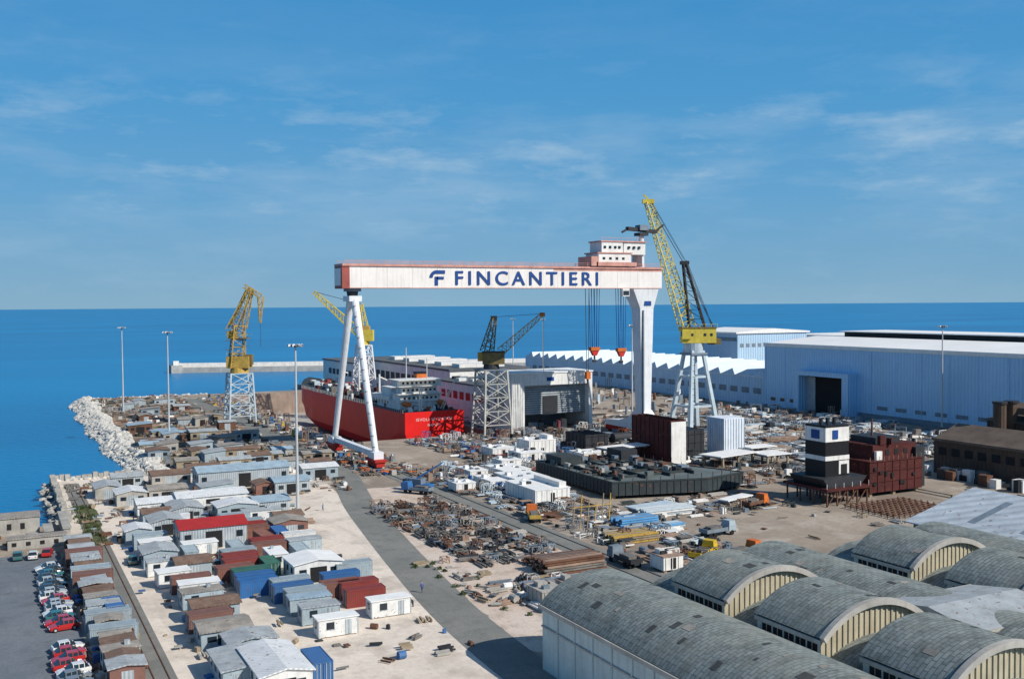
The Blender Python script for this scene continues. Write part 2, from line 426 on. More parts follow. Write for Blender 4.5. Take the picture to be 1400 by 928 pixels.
a.box(195,197.8,GV-2.9,GV-2.6,44.5,47,navy)
a.done('rigid_leg',gc)
a=MB()
a.box(175.5,191,GV-4.4,GV+4.4,57.5,58.8,gpink)
a.box(176.5,189,GV-4,GV+4,58.8,61.6,gwhite); a.box(176,189.5,GV-4.3,GV+4.3,61.6,62,gpink)
a.box(177.8,186,GV-3.8,GV+3.6,62,65.4,white); a.box(177.4,195.2,GV-4.1,GV+3.9,65.4,65.8,gpink)
a.box(186.5,195,GV-3.6,GV+3.6,61.4,65.4,white)
for x in (188.4,194.4): a.box(x-.3,x+.3,GV-3,GV+3,57.5,61.4,legw)
for x in (178.6,180.6,182.6,184.2,188,190,192): a.box(x,x+.8,GV-4.02,GV-3.7,63.3,64.1,glass)
for x in (178,180.5,183,185.5): a.box(x,x+1,GV-4.06,GV-3.9,59.6,60.4,glass)
for i in range(10):
    a.beam((177.4+i*2,GV-4,65.8),(177.4+i*2,GV-4,66.8),.1,.1,gpink)
a.beam((177.4,GV-4,66.8),(195,GV-4,66.8),.1,.1,gpink)
a.box(173.5,176,GV-4.4,GV+4,57.5,60.6,gpink)
a.box(185,187.6,GV-5.2,GV-4,47.6,50.2,white); a.box(185.2,187.4,GV-5.3,GV-5.1,48,49.4,glass)
a.done('trolley',gc)
a=MB()
a.cyl((196.5,GV+1,57.4),(196.5,GV+1,68),1.,.85,legw,12); a.box(194.8,198.2,GV-.8,GV+2.8,68,69,dark)
a.beam((190.5,GV+.6,70.3),(203,GV+1.6,69.6),1.6,1.2,dark); a.box(195,198.4,GV-.6,GV+2.4,69.8,71.6,steelb)
a.beam((203,GV+1.6,70),(206,GV+1.6,72),.5,.5,dark); a.beam((190.5,GV+.6,70),(188.5,GV+.6,69),.6,.6,dark)
a.done('service_jib',gc)
a=MB()
for x,z in ((177.2,31),(187.6,30.4)):
    for dx in (-1.6,-.6,.6,1.6):
        for dy in (-.7,.7): a.beam((x+dx,GV+dy,50.3),(x+dx*.7,GV+dy,z),.13,.13,navy)
    a.box(x-1.7,x+1.7,GV-.8,GV+.8,z-1.1,z,orange); a.prism([(x-1.5,z-1.1),(x+1.5,z-1.1),(x+.6,z-2.8),(x-.6,z-2.8)],'y',GV-.6,GV+.6,redd)
    a.cyl((x,GV,z-2.8),(x,GV,z-4),.3,.3,dark,8); a.cyl((x-.6,GV,z-4.5),(x+.6,GV,z-4.5),.45,.45,dark,8)
a.beam((173.8,GV,50.3),(174.2,GV,23),.14,.14,dark); a.beam((175.2,GV,50.3),(174.9,GV,23),.14,.14,dark)
a.box(173.8,175.3,GV-.7,GV+.7,20.6,23,orange); a.cyl((174.5,GV,20.6),(174.5,GV,18.8),.35,.2,dark,8)
a.done('hook_block',gc)

# ------------------------------------------------------------------ slewing cranes
def portal(mb,x,y,hw0,hw1,h,th,m,n=5):
    for i,j in ((-1,-1),(1,-1),(1,1),(-1,1)):
        mb.beam((x+i*hw0,y+j*hw0,0),(x+i*hw1,y+j*hw1,h),th,th,m)
        mb.ob(x+i*hw0,y+j*hw0,0,1.4,3.2,1.4,0,dark)
    C=((-1,-1),(1,-1),(1,1),(-1,1))
    for k in range(n):
        t0,t1=k/n,(k+1)/n; w0=hw0+(hw1-hw0)*t0; w1=hw0+(hw1-hw0)*t1; z0,z1=h*t0,h*t1
        for q in range(4):
            c0,c1=C[q],C[(q+1)%4]
            if k>0:
                mb.beam((x+c0[0]*w0,y+c0[1]*w0,z0),(x+c1[0]*w1,y+c1[1]*w1,z1),th*.45,th*.45,m)
                mb.beam((x+c1[0]*w0,y+c1[1]*w0,z0),(x+c0[0]*w1,y+c0[1]*w1,z1),th*.45,th*.45,m)
            mb.beam((x+c0[0]*w1,y+c0[1]*w1,z1),(x+c1[0]*w1,y+c1[1]*w1,z1),th*.5,th*.5,m)
RX=Vector((.891,-.454,0))   # direction the jibs slew toward
def off(c,d,z,side=0): return (c[0]+RX.x*d+.454*side, c[1]+RX.y*d+.891*side, z)
kc=(216,286); e=empty('luffing_crane',(*kc,0)); a=MB()
for i,j in ((-1,-1),(1,-1),(1,1),(-1,1)):
    a.beam((kc[0]+i*6,kc[1]+j*6,0),(kc[0]+i*2.2,kc[1]+j*2.2,29),1.4,1.4,paleb,1.,1.); a.ob(kc[0]+i*6,kc[1]+j*6,0,2,4.5,2,0,dark)
for z,wd in ((10,4.6),(20,3.2)):
    for p,q in (((-1,-1),(1,-1)),((1,-1),(1,1)),((1,1),(-1,1)),((-1,1),(-1,-1))):
        a.beam((kc[0]+p[0]*wd,kc[1]+p[1]*wd,z),(kc[0]+q[0]*wd,kc[1]+q[1]*wd,z),.7,.7,paleb)
a.cyl((*kc,28),(*kc,31.5),3.2,3.6,paleb,18); a.box(kc[0]-3.4,kc[0]+3.4,kc[1]-3.4,kc[1]+3.4,27.5,28.2,steelb)
for z in range(2,28,2): a.ob(kc[0]-5.4+z*.13,kc[1]-6.2+z*.13,z,1.2,.8,.12,0,dark)
a.done('portal',e); a=MB()
ang=math.atan2(RX.y,RX.x)
a.ob(*off(kc,1.5,0)[:2],31.6,11.5,6,5,ang,yel); a.ob(*off(kc,1.5,0)[:2],36.6,12,6.4,.4,ang,dyel)
a.ob(*off(kc,-3,0,-2.5)[:2],33,3,2.4,3,ang,yel); a.ob(*off(kc,-4.6,0,-2.5)[:2],34,.3,2,1.6,ang,glass)
a.ob(*off(kc,7,0)[:2],31,4,5,2,ang,dyel)
for k in (0,2,3): a.ob(*off(kc,-1+2.2*k,0,-3.05)[:2],34,.8,.1,.9,ang,glass)
for k in range(7): a.beam(off(kc,-4.4+k*2,36.9,-3.1),off(kc,-4.4+k*2,38,-3.1),.1,.1,yel)
a.beam(off(kc,-4.4,38,-3.1),off(kc,7.6,38,-3.1),.1,.1,yel)
a.done('machinery_house',e); a=MB()
a.lattice(off(kc,-2,36.5),off(kc,-15.5,80),5.0,2.2,18,.3,yel,3.2,1.6)
a.ob(*off(kc,-15.5,0)[:2],79.5,4.,1.8,1.4,ang,yel); a.beam(off(kc,-15.5,81),off(kc,-17.2,82.6),.5,.5,yel)
a.done('jib',e); a=MB()
for s in (-1.4,1.4):
    a.beam(off(kc,4,36.6,s),off(kc,-2.6,59,s),.45,.45,dark); a.beam(off(kc,-1.5,36.6,s),off(kc,-3.6,59,s),.45,.45,dark)
for k in range(8):
    t_=k/7; p=Vector(off(kc,4,36.6)).lerp(Vector(off(kc,-2.6,59)),t_); q=Vector(off(kc,-1.5,36.6)).lerp(Vector(off(kc,-3.6,59)),t_)
    a.beam(p,q,2.6,.18,dark)
    if k<7:
        t2=(k+1)/7; q2=Vector(off(kc,-1.5,36.6)).lerp(Vector(off(kc,-3.6,59)),t2); a.beam(p,q2,.2,.2,dark)
a.ob(*off(kc,-3.1,0)[:2],58.5,2.8,3.2,1.2,ang,dark)
for s in (-1,1):
    a.beam(off(kc,-3,60,s),off(kc,-15,81,s*.5),.12,.12,dark); a.beam(off(kc,-2.6,60,s),off(kc,6.5,37,s),.14,.14,dark)
    a.beam(off(kc,-2.8,57,s),off(kc,6.8,37,s),.14,.14,dark); a.beam(off(kc,-15.8,80.5,s*.4),off(kc,-3.4,59,s*.4),.1,.1,dark)
a.done('luffing_mast',e)
kc=(84,393); e=empty('double_jib_crane',(*kc,0)); a=MB()
portal(a,*kc,5,4,20,.55,paleb,5); a.done('portal',e); a=MB()
a.cyl((*kc,20),(*kc,22),3.6,3.2,ochre,16); a.ob(*kc,22,8.4,6,4.4,ang,ochre); a.ob(*off(kc,3.5,0)[:2],23,3,3,4,ang,dyel)
a.ob(*off(kc,-1,0)[:2],27,5,5,.4,ang,dyel); a.lattice(off(kc,-1,22),off(kc,0,38),5.5,4,6,.35,ochre)
a.ob(*kc,33,7.6,5.6,.3,ang,dyel); a.ob(*off(kc,-2.5,0)[:2],33.2,3.,3.4,2.8,ang,ochre)
a.lattice(off(kc,-3,36),off(kc,4.8,52),3.4,1.6,7,.28,ochre)
a.lattice(off(kc,2,37),off(kc,5.2,52),1.8,1.2,7,.22,ochre)
a.lattice(off(kc,2.2,53),off(kc,8.4,49),1.4,1.5,3,.24,ochre); a.lattice(off(kc,8.4,49),off(kc,8.2,39),2,.5,5,.24,ochre)
a.lattice(off(kc,-3.2,38),off(kc,3.2,51),1,1,6,.18,ochre); a.beam(off(kc,8.2,39),off(kc,8.2,30),.1,.1,dark)
for k in range(5): a.beam(off(kc,-4.4,22+k*3.4,-2.7),off(kc,4.4,23.6+k*3.4,-2.7),.2,.2,dyel)
for s in (-2.6,2.6):
    a.beam(off(kc,-4,27,s),off(kc,-4,28.1,s),.1,.1,yel); a.beam(off(kc,-4.4,34.6,s),off(kc,4.2,34.6,s),.12,.12,yel)
a.done('jib_and_tower',e)
kc=(152,314); e=empty('portal_jib_crane',(*kc,0)); a=MB()
portal(a,*kc,5.2,4,23,.6,M('aged_white_steel',(.5,.5,.46),.7,.3,.5,streak=.4),5); a.ob(*kc,23,9.4,8.6,.3,0,steelb); a.done('portal',e); a=MB()
a.cyl((*kc,23.4),(*kc,25),2.8,2.6,dark,16); a.ob(*off(kc,.8,0)[:2],25,7.5,5,4,ang,dyel); a.ob(*off(kc,-3.4,0)[:2],26,2.4,3,3,ang,ochre)
a.ob(*off(kc,.8,0)[:2],29,7.8,5.4,.3,ang,dark)
a.lattice(off(kc,-1.5,29),off(kc,1,40.5),3.6,1.4,6,.3,dyel); a.ob(*off(kc,1,0)[:2],40,2.2,1.8,1.4,ang,dark)
a.lattice(off(kc,3,29),off(kc,17.5,41.8),2.8,1.2,10,.25,ochre); a.ob(*off(kc,17.5,0)[:2],41,1.8,1.2,1.4,ang,orange)
for s in (-.8,.8): a.beam(off(kc,1,41,s),off(kc,17.5,42,s),.12,.12,dark)
a.beam(off(kc,17.8,41),off(kc,17.8,22),.1,.1,dark)
a.done('jib_and_tower',e)
kc=(163,480); e=empty('luffing_crane',(*kc,0)); a=MB()
portal(a,*kc,5,3,26,.6,legw,5); a.done('portal',e); a=MB()
a.cyl((*kc,26),(*kc,28),3,3,yel,14); a.ob(*off(kc,1,0)[:2],28,7.5,5.5,5.4,ang,yel); a.ob(*off(kc,1,0)[:2],33.4,4,4,2,ang,ochre)
a.lattice(off(kc,-1,31),off(kc,-24,52),4,1.6,12,.35,yel); a.lattice(off(kc,1,34),off(kc,-1,46),2.4,1.2,5,.3,yel)
for s in (-1,1): a.beam(off(kc,-1,46,s),off(kc,-23,52,s),.16,.16,dark)
a.done('jib_and_tower',e)

# ------------------------------------------------------------------ ship
sh=empty('tanker_ship',(137,400,-9)); a=MB()
secs=[]
for y,hw,zt,fl in ((328.5,11,8.4,.82),(334,11.3,8.,.9),(350,11.5,8,1),(440,11.5,8,1),(458,10.5,8.6,.9),(470,8,9.4,.7),(480,4,10.4,.3),(485,.3,11,.05)):
    secs.append([(137+s*hw*k,y,z) for s,k,z in ((-1,1,zt),(-1,1,1),(-1,fl,-4.5),(-1,fl*.55,-9),(1,fl*.55,-9),(1,fl,-4.5),(1,1,1),(1,1,zt))])
B=len(a.v)
for s in secs: a.v+=s
k=a.mi(red); kd=a.mi(hullg)
for i in range(len(secs)-1):
    for j in range(8):
        j2=(j+1)%8; a.f.append([B+i*8+j,B+i*8+j2,B+(i+1)*8+j2,B+(i+1)*8+j]); a.m.append(kd if j==7 else k)
a.f.append([B+j for j in range(8)]); a.m.append(k)
a.done('hull',sh); a=MB()
for s in (-1,1):
    for i in range(62): a.beam((137+s*11.2,330+i*2.1,8),(137+s*11.2,330+i*2.1,9.3),.08,.08,white)
    a.beam((137+s*11.2,330,9.3),(137+s*11.2,458,9.3),.1,.1,white)
a.done('railing',sh); a=MB()
a.box(129,145.5,341,352,7.8,10.8,white); a.box(129.5,145,342,350,10.8,13.4,white); a.box(130.5,144,343,349,13.4,16.2,white); a.box(129,146,343.5,348,16.2,18.4,white)
a.box(129,138,352,372,7.8,12,white); a.box(131,136.5,356,366,12,15,white)
for z,yy in ((11.6,342),(14.4,343),(16.9,343.5)):
    x=130.8
    while x<143.4: a.box(x,x+.8,yy-.1,yy+.02,z,z+.8,glass); x+=1.7
for z in (10.8,13.4,16.2,18.4): a.box(128.4,146,340.6,352,z,z+.14,white)
for yy in range(353,371,3): a.box(128.92,129.02,yy,yy+1.2,9.4,10.4,glass)
a.box(139,143,350,353.5,12,20,orange); a.box(139,143,350,353.5,20,20.8,black)
a.beam((133,345,18.5),(133,345,30),.3,.3,pole_m); a.beam((131,345,27),(135,345,27),.2,.2,pole_m); a.beam((141,345,18.5),(141,345,26),.25,.25,pole_m)
for x in (130,143.5): a.cyl((x,335,10.4),(x,339.5,10.4),1,1,orange,10)
a.lattice((133,332,8.4),(133,331,17),1,.6,4,.15,white); a.lattice((142,334,8.4),(146,332,18),1,.4,5,.15,white)
for i in range(26): a.ob(ru(128,146),ru(330,340),8.1,ru(.5,1.6),ru(.5,1.6),ru(.5,1.8),0,random.choice([white,cred,white,orange,hullg]))
a.done('superstructure',sh); a=MB()
for i in range(190):
    y=ru(354,470); x=137+ru(-9,9)*(1 if y<450 else .6)
    c=random.choice([hullg,dark,cred,white,paleb,steel,maroon])
    a.ob(x,y,8,ru(.6,3),ru(.6,4),ru(.5,3.2),0,c)
for x in (-6,-2,2,6): a.cyl((137+x,372,9.6),(137+x,450,9.6),.35,.35,steelb,6)
for y in (385,410,436): a.cyl((137,y,8),(137,y,18),.5,.4,white,8); a.beam((137,y,17),(143,y+8,15),.5,.5,white)
a.done('deck_equipment',sh)
text('IEVOLI SPLENDOR',1.45,(130.,328.46,5.2),(math.pi/2,0,0),white,sh,'ship_name',-.01,1.,.02,1.2)
text('NAPOLI',1.2,(134.3,328.46,3.3),(math.pi/2,0,0),white,sh,'home_port',-.01,1.,.02,1.2)

# ------------------------------------------------------------------ large halls
def windows_x(mb,x,y0,y1,z0,z1,step,w,m=glass,t=.08):
    y=y0
    while y+w<y1: mb.box(x-t,x+.02,y,y+w,z0,z1,m); y+=step
def windows_y(mb,y,x0,x1,z0,z1,step,w,m=glass,t=.08):
    x=x0
    while x+w<x1: mb.box(x,x+w,y-t,y+.02,z0,z1,m); x+=step
hroof=M('hall_roof',(.82,.82,.8),.7,.1,.05)
a=MB()
a.box(302,362,90,349,0,26.3,hallb)
a.prism([(301.9,26.3),(362.1,26.3),(350,29.6),(332,30.2),(302,27.6)],'y',89.8,349.2,hroof)
a.box(301.5,301.9,89.8,349.3,26.6,27.8,white_r); a.box(301.5,302,90,297.9,.05,2.2,steelb)
a.box(336,362,96,336,29.9,32.2,M('dark_roof_ridge',(.03,.035,.04),.8,.2)); a.box(334,362.4,95,337,32.2,32.6,hroof)
a.box(301.3,302.02,298,322,0,15,dgrey); a.box(296.5,302,294.6,298,0,15.4,hallb); a.box(296.5,302,322,325,0,15.4,hallb); a.box(296.3,302,294.4,325.2,15.4,17.2,hallb)
a.box(300.8,301.2,317,322,0,14.6,wgrey)
windows_x(a,301.95,100,290,4,5.4,9,5,steelb); windows_x(a,301.95,330,346,3,4.4,6,3)
for y in range(96,349,12):
    if not 293<y<327: a.box(301.85,302,y,y+.25,2.2,25.9,hallb)
a.done('assembly_hall')
a=MB()
a.box(302.5,360,349.4,575,0,12.6,sawb)
n=22; st=(575-349.4)/n
for i in range(n):
    y=349.4+i*st; a.prism([(y,12.6),(y+st,12.6),(y+st*.15,15.6)],'x',302.5,360,sawb,sawr)
a.box(302.2,302.6,350,575,12.2,12.8,sawr)
windows_x(a,302.45,352,570,5,7.5,8,5,steelb)
a.done('sawtooth_workshop')
a=MB(); a.box(440,500,535,585,0,25,sawb); a.prism([(438,25),(502,25),(502,26),(470,28.2),(438,26)],'y',534,586,white_r)
a.box(439.7,440.1,536,584,20,22.4,steelb); windows_y(a,534.95,442,498,16,18.4,5,3,steelb); a.done('blast_hall')
a=MB(); a.box(505,620,420,560,0,22,sawb); a.box(504,621,419,561,22,23.2,white_r); a.done('blast_hall')
a=MB()
X0,X1,Y0,Y1,H=163.4,196.5,321,339,20.5
a.box(X0,X0+5,Y0,Y1,0,H,white); a.box(X1-1.5,X1,Y0,Y1,0,H,white); a.box(X0+5,X1-1.5,Y0,Y1,H-4.2,H,white); a.box(X0+5,X1-1.5,Y1-1,Y1,0,H-4.2,steelb)
a.box(X0+5,X1-1.5,Y0+3,Y0+3.6,5.5,H-4.2,wgrey)
for i in range(14): a.box(X0+5,X1-1.5,Y0+2.9,Y0+3,5.6+i*.8,5.75+i*.8,dark)
a.box(X0+14,X0+20,Y0+2.7,Y0+2.95,6,12,dark); a.box(X0-.1,X0,Y0+6,Y0+14,8,14,steelb)
a.box(X0+14,X0+17,Y0-.06,Y0,H-2.8,H-1.4,navy)
a.box(X0-.3,X1+.3,Y0-.3,Y1+.3,H,H+.5,white_r)
for i in range(9): a.ob(ru(X0+7,X1-4),ru(Y0,Y0+2),0,ru(1,3),2,ru(1,4),0,random.choice([steel,dark,cred,steelb]))
a.done('movable_shelter')
rdg=M('roof_dark_grey',(.12,.13,.14),.85,.25,.1)
a=MB()
a.box(165,205,345,396,0,14,white); a.box(164.6,205.4,344.6,396.4,14,14.6,rdg)
windows_x(a,165,348,394,8,11,6,4); windows_y(a,345,168,203,9,12,5,3.4); a.box(180,200,360,385,14.6,17,white)
for i in range(24): a.ob(ru(167,203),ru(347,394),14.6,ru(1,4),ru(1,4),ru(.4,1.6),0,random.choice([white,steelb,dark]))
a.done('dock_workshop')
a=MB()
a.box(174,212,400,500,0,17,white); a.box(173.5,212.5,399.5,500.5,17,17.8,rdg); windows_x(a,174,404,496,9,13,7,5.2,dark); windows_x(a,174,404,496,2,6,7,5,steelb)
windows_y(a,400,176,210,9,13,6,4.5,dark)
for y in range(408,495,20): a.box(182,204,y,y+8,17.8,19.4,white)
a.box(168,208,505,566,0,15,white); a.box(167.5,208.5,504.5,566.5,15,15.7,rdg); windows_x(a,168,508,562,8,11,7,5,dark)
a.done('dock_workshop')
a=MB()
a.box(222,262,160,190,0,8.5,brownb); a.box(221.6,262.4,159.6,190.4,8.5,9.2,brroof)
a.prism([(222,9.2),(240,9.2),(231,12.5)],'y',160,190,brownb,brroof); a.box(240,262,165,188,9.2,13,brownb); a.prism([(239.5,13),(262.5,13),(251,15.2)],'y',164,189,brownb,brroof)
for x,y in ((236,181),(240.5,181)): a.cyl((x,y,10),(x,y,18.2),1.6,1.6,brownb,14); a.cyl((x,y,18.2),(x,y,18.8),1.9,1.9,dark,14)
windows_x(a,222,162,189,5,7,4,2.4,dgrey); a.box(228,236,159.7,160,0,6,dgrey); windows_y(a,160,240,260,3,5,4,2.4,dgrey)
a.box(262.4,300,150,186,0,8,brownb); a.prism([(262.4,8),(300,8),(281,13)],'y',150,186,brownb,brroof)
a.prism([(241,15.2),(247,15.2),(247,17),(244,18.2),(241,17)],'y',170,184,brownb,brroof)
for i in range(30): a.ob(ru(215,222),ru(158,190),0,ru(1,3),ru(1,3),ru(.6,3),0,random.choice([rusty,steel,dark,white]))
a.done('smelting_plant')

# ------------------------------------------------------------------ vaulted warehouses
def vault(name,x0,x1,y0,y1,ze,rise,wall=True,z0=0,gable=None,ribs=False,n=18,rim=True,win=False):
    a=MB(); w=x1-x0; cx=(x0+x1)/2
    r=(w*w/4+rise*rise)/(2*rise); zc=ze+rise-r; th=math.asin(w/2/r)
    def arc(rr,k): t=-th+2*th*k/n; return (cx+rr*math.sin(t),zc+rr*math.cos(t))
    A=[arc(r+.25,k) for k in range(n+1)]; Bq=[arc(r,k) for k in range(n+1)]
    for k in range(n):
        a.poly([(A[k][0],y0-.4,A[k][1]),(A[k+1][0],y0-.4,A[k+1][1]),(A[k+1][0],y1+.4,A[k+1][1]),(A[k][0],y1+.4,A[k][1])],vroof)
        a.poly([(Bq[k][0],y0-.4,Bq[k][1]),(Bq[k+1][0],y0-.4,Bq[k+1][1]),(A[k+1][0],y0-.4,A[k+1][1]),(A[k][0],y0-.4,A[k][1])],conc)
        a.poly([(Bq[k][0],y1+.4,Bq[k][1]),(Bq[k+1][0],y1+.4,Bq[k+1][1]),(A[k+1][0],y1+.4,A[k+1][1]),(A[k][0],y1+.4,A[k][1])],conc)
        if rim:
            p0,p1=arc(r+.5,k),arc(r+.5,k+1)
            a.quadbox([(Bq[k][0],y0-.75,Bq[k][1]-.15),(Bq[k+1][0],y0-.75,Bq[k+1][1]-.15),(Bq[k+1][0],y0-.1,Bq[k+1][1]-.15),(Bq[k][0],y0-.1,Bq[k][1]-.15),(p0[0],y0-.75,p0[1]),(p1[0],y0-.75,p1[1]),(p1[0],y0-.1,p1[1]),(p0[0],y0-.1,p0[1])],conc)
    gm=gable or cream
    for y in (y0,y1):
        a.poly([(x0,y,z0),(x1,y,z0)]+[(q[0],y,q[1]) for q in reversed(Bq)],gm)
    for x in (x0,x1): a.poly([(x,y0,z0),(x,y1,z0),(x,y1,ze),(x,y0,ze)],vwall)
    if ribs:
        m=int(w/.75)
        for i in range(m+1):
            x=x0+w*i/m; t=(x-cx)/r; zt=zc+math.sqrt(max(0,r*r-(x-cx)**2))
            a.box(x-.12,x+.12,y0-.14,y0+.01,z0,zt-.1,gm)
        a.box(x0,x1,y0-.2,y0-.1,z0,z0+.5,conc)
    if win:
        y=y0+.5; a.box(x0-.1,x0,y0,y1,z0,z0+.5,conc); a.box(x0-.3,x0,y0-.2,y1+.2,ze-.45,ze,conc)
        while y<y1-1.2:
            a.box(x0-.05,x0-.01,y,y+1.45,z0+.6,ze-.5,dgrey); a.box(x0-.08,x0-.05,y+.68,y+.76,z0+.6,ze-.5,conc); y+=1.75
    return a,name
patch=M('roof_patch_felt',(.07,.075,.075),.9,.3,.8)
def roof_patches(a,x0,x1,y0,y1,ze,rise,n):
    w=x1-x0; cx=(x0+x1)/2; r=(w*w/4+rise*rise)/(2*rise); zc=ze+rise-r
    for i in range(n):
        x=ru(x0+1,x1-2); y=ru(y0,y1-1.5); dx,dy=ru(.4,1.3),ru(.3,1.6)
        P=[]
        for X,Y in ((x,y),(x+dx,y),(x+dx,y+dy),(x,y+dy)): P.append((X,Y,zc+math.sqrt((r+.27)**2-(X-cx)**2)+.012))
        a.poly(P,patch if R()<.7 else rtan)
a,nm=vault('',60,75.4,20,110,8,3.2); roof_patches(a,60,75.4,60,108,8,3.2,26)
for y in range(22,110,4): a.box(59.85,60,y,y+.2,0,7.6,vwall)
a.box(59.8,60,20,110,5.4,5.6,conc); a.box(59.6,60.1,20,110.4,7.6,8.1,conc)
a.done('vaulted_warehouse')
a,nm=vault('',75.8,89.8,20,110,7.6,2.2); a.done('vaulted_warehouse')
a,nm=vault('',90.2,105.4,20,112,8,3.); roof_patches(a,90.2,105.4,80,110,8,3.,16); a.done('vaulted_warehouse')
a,nm=vault('',105.8,120,20,110,7.6,2.2); a.done('vaulted_warehouse')
a,nm=vault('',120.4,136,20,110,8,3.); a.done('vaulted_warehouse')
for x0 in (75.4,105.7):
    for y0 in (94,78.5,63):
        a,nm=vault('',x0,x0+14.6,y0,y0+9.8,10.4,2.9,z0=7.6,ribs=True,win=True,n=20); roof_patches(a,x0,x0+14.6,y0,y0+9.6,10.4,2.9,5)
        a.done('vaulted_roof_monitor')
a=MB()
a.box(90.8,105.2,72,84.5,0,10.4,concw); a.box(90.5,105.5,71.7,84.8,10.4,10.75,conc); a.prism([(71.9,10.75),(84.6,10.75),(78.3,11.8)],'x',90.6,105.4,conc,rgrey)
windows_x(a,90.8,73,84,8.6,9.7,2.9,1.1); windows_y(a,72,92,105,8.2,9.6,2.6,1.3)
for x in (92,94.6,97.2,99.8): a.box(x-.15,x+1.45,71.85,72,8.05,8.2,conc)
a.done('office_block')
teal=M('shed_wall_teal',(.2,.3,.29),.8,.3,.4,streak=.4)
a=MB()
a.box(131,161,40,116,0,9.8,teal)
a.prism([(130,9.8),(162,9.8),(162,10),(146,14),(130,10)],'y',39,117,teal,M('roof_panels',(.55,.61,.66),.6,.28,.3,rust=.04,corr=3.2))
windows_x(a,131,44,112,5,7.5,6,4,glass); a.box(130.9,131,96,104,0,6,dgrey)
for y in range(44,116,9): a.poly([(134,y,11.03),(143,y,13.28),(143,y+1.4,13.28),(134,y+1.4,11.03)],steelb)
a.done('gabled_warehouse')

# ------------------------------------------------------------------ lamp masts
def mast(x,y,h=36.5):
    a=MB(); a.cyl((x,y,0),(x,y,h),.38,.18,pole_m,10); a.cyl((x,y,0),(x,y,.8),.8,.8,conc,10)
    a.cyl((x,y,h-.3),(x,y,h),1.2,1.2,dark,12)
    for i in range(8):
        t=i*math.pi/4; a.ob(x+1.4*math.cos(t),y+1.4*math.sin(t),h-.2,.5,.5,.5,t,legw); a.ob(x+1.7*math.cos(t),y+1.7*math.sin(t),h-.1,.1,.4,.35,t,glass)
    a.done('lamp_mast')
for x,y in ((59.4,221),(54,366),(50,465),(296,250),(290,529),(286,560),(230,345)): mast(x,y)

# ------------------------------------------------------------------ containers, cabins, sheds
meshes={}
def container(x,y,mat,along='x',z=0,L_=6.06,name='shipping_container',jit=.06):
    key=(L_,)
    if key not in meshes:
        a=MB(); l=L_/2; w=1.22; h=2.59
        a.box(-l+.05,l-.05,-w+.04,w-.04,.12,h-.06,white)
        n_=int(L_/.3)
        for i in range(n_):
            xx=-l+.2+i*(L_-.4)/n_
            for s in (-1,1): a.box(xx,xx+.16,s*(w-.02)-.025,s*(w-.02)+.025,.2,h-.12,white)
            a.box(xx,xx+.14,-w+.1,w-.1,h-.07,h-.03,white)
        for sx in (-1,1):
            for sy in (-1,1): a.box(sx*l-.08 if sx>0 else -l,l if sx>0 else -l+.08+.0, sy*w-.1 if sy>0 else -w, w if sy>0 else -w+.1,0,h,white)
        for z0,z1 in ((0,.16),(h-.12,h)):
            for sy in (-1,1): a.box(-l+.08,l-.08,sy*w-.05,sy*w+.05,z0,z1,white)
            for sx in (-1,1): a.box(sx*l-.04,sx*l+.04,-w+.1,w-.1,z0,z1,white)
        for yy in (-.8,-.35,.35,.8): a.box(-l-.05,-l+.02,yy-.025,yy+.025,.15,h-.12,pole_m)
        a.box(-l-.01,-l+.04,-.02,.02,.15,h-.1,dark)
        o=a.done(name,origin=(0,0,0)); meshes[key]=o.data; bpy.data.objects.remove(o)
    o=bpy.data.objects.new(name,meshes[key]); scene.collection.objects.link(o)
    o.location=(x,y,z+.04); o.rotation_euler[2]=(0 if along=='x' else math.pi/2)+ru(-jit,jit)
    o.material_slots[0].link='OBJECT'; o.material_slots[0].material=mat
    return o
def cabin(x,y,l=6,w=2.6,along='x',wall=cwhite,roof=white_r,h=2.5,name='site_cabin'):
    a=MB(); rot=(0 if along=='x' else math.pi/2)+ru(-.06,.06); c,s=math.cos(rot),math.sin(rot)
    def O(px,py,z,sx,sy,sz,m): a.ob(x+px*c-py*s,y+px*s+py*c,z,sx,sy,sz,rot,m)
    O(0,0,.15,l,w,h-.15,wall); O(0,0,h,l+.3,w+.3,.14,roof)
    for sx in (-1,1):
        for sy in (-1,1): O(sx*l*.46,sy*w*.44,0.02,.3,.3,.14,conc); O(sx*(l/2-.04),sy*(w/2-.04),.15,.14,.14,h-.16,wgrey)
    O(-l*.2,-w/2-.02,1.15,1.1,.06,.95,glass); O(-l*.2,-w/2-.04,1.08,1.3,.06,.06,wgrey); O(l*.25,-w/2-.02,.2,.85,.06,2.,wgrey)
    O(-l*.2,w/2+.02,1.15,1.1,.06,.95,glass); O(-l/2-.02,0,1.2,.06,.9,.9,glass)
    if R()<.5: O(l*.2,.3,h+.14,.7,.6,.5,wgrey)
    a.done(name)
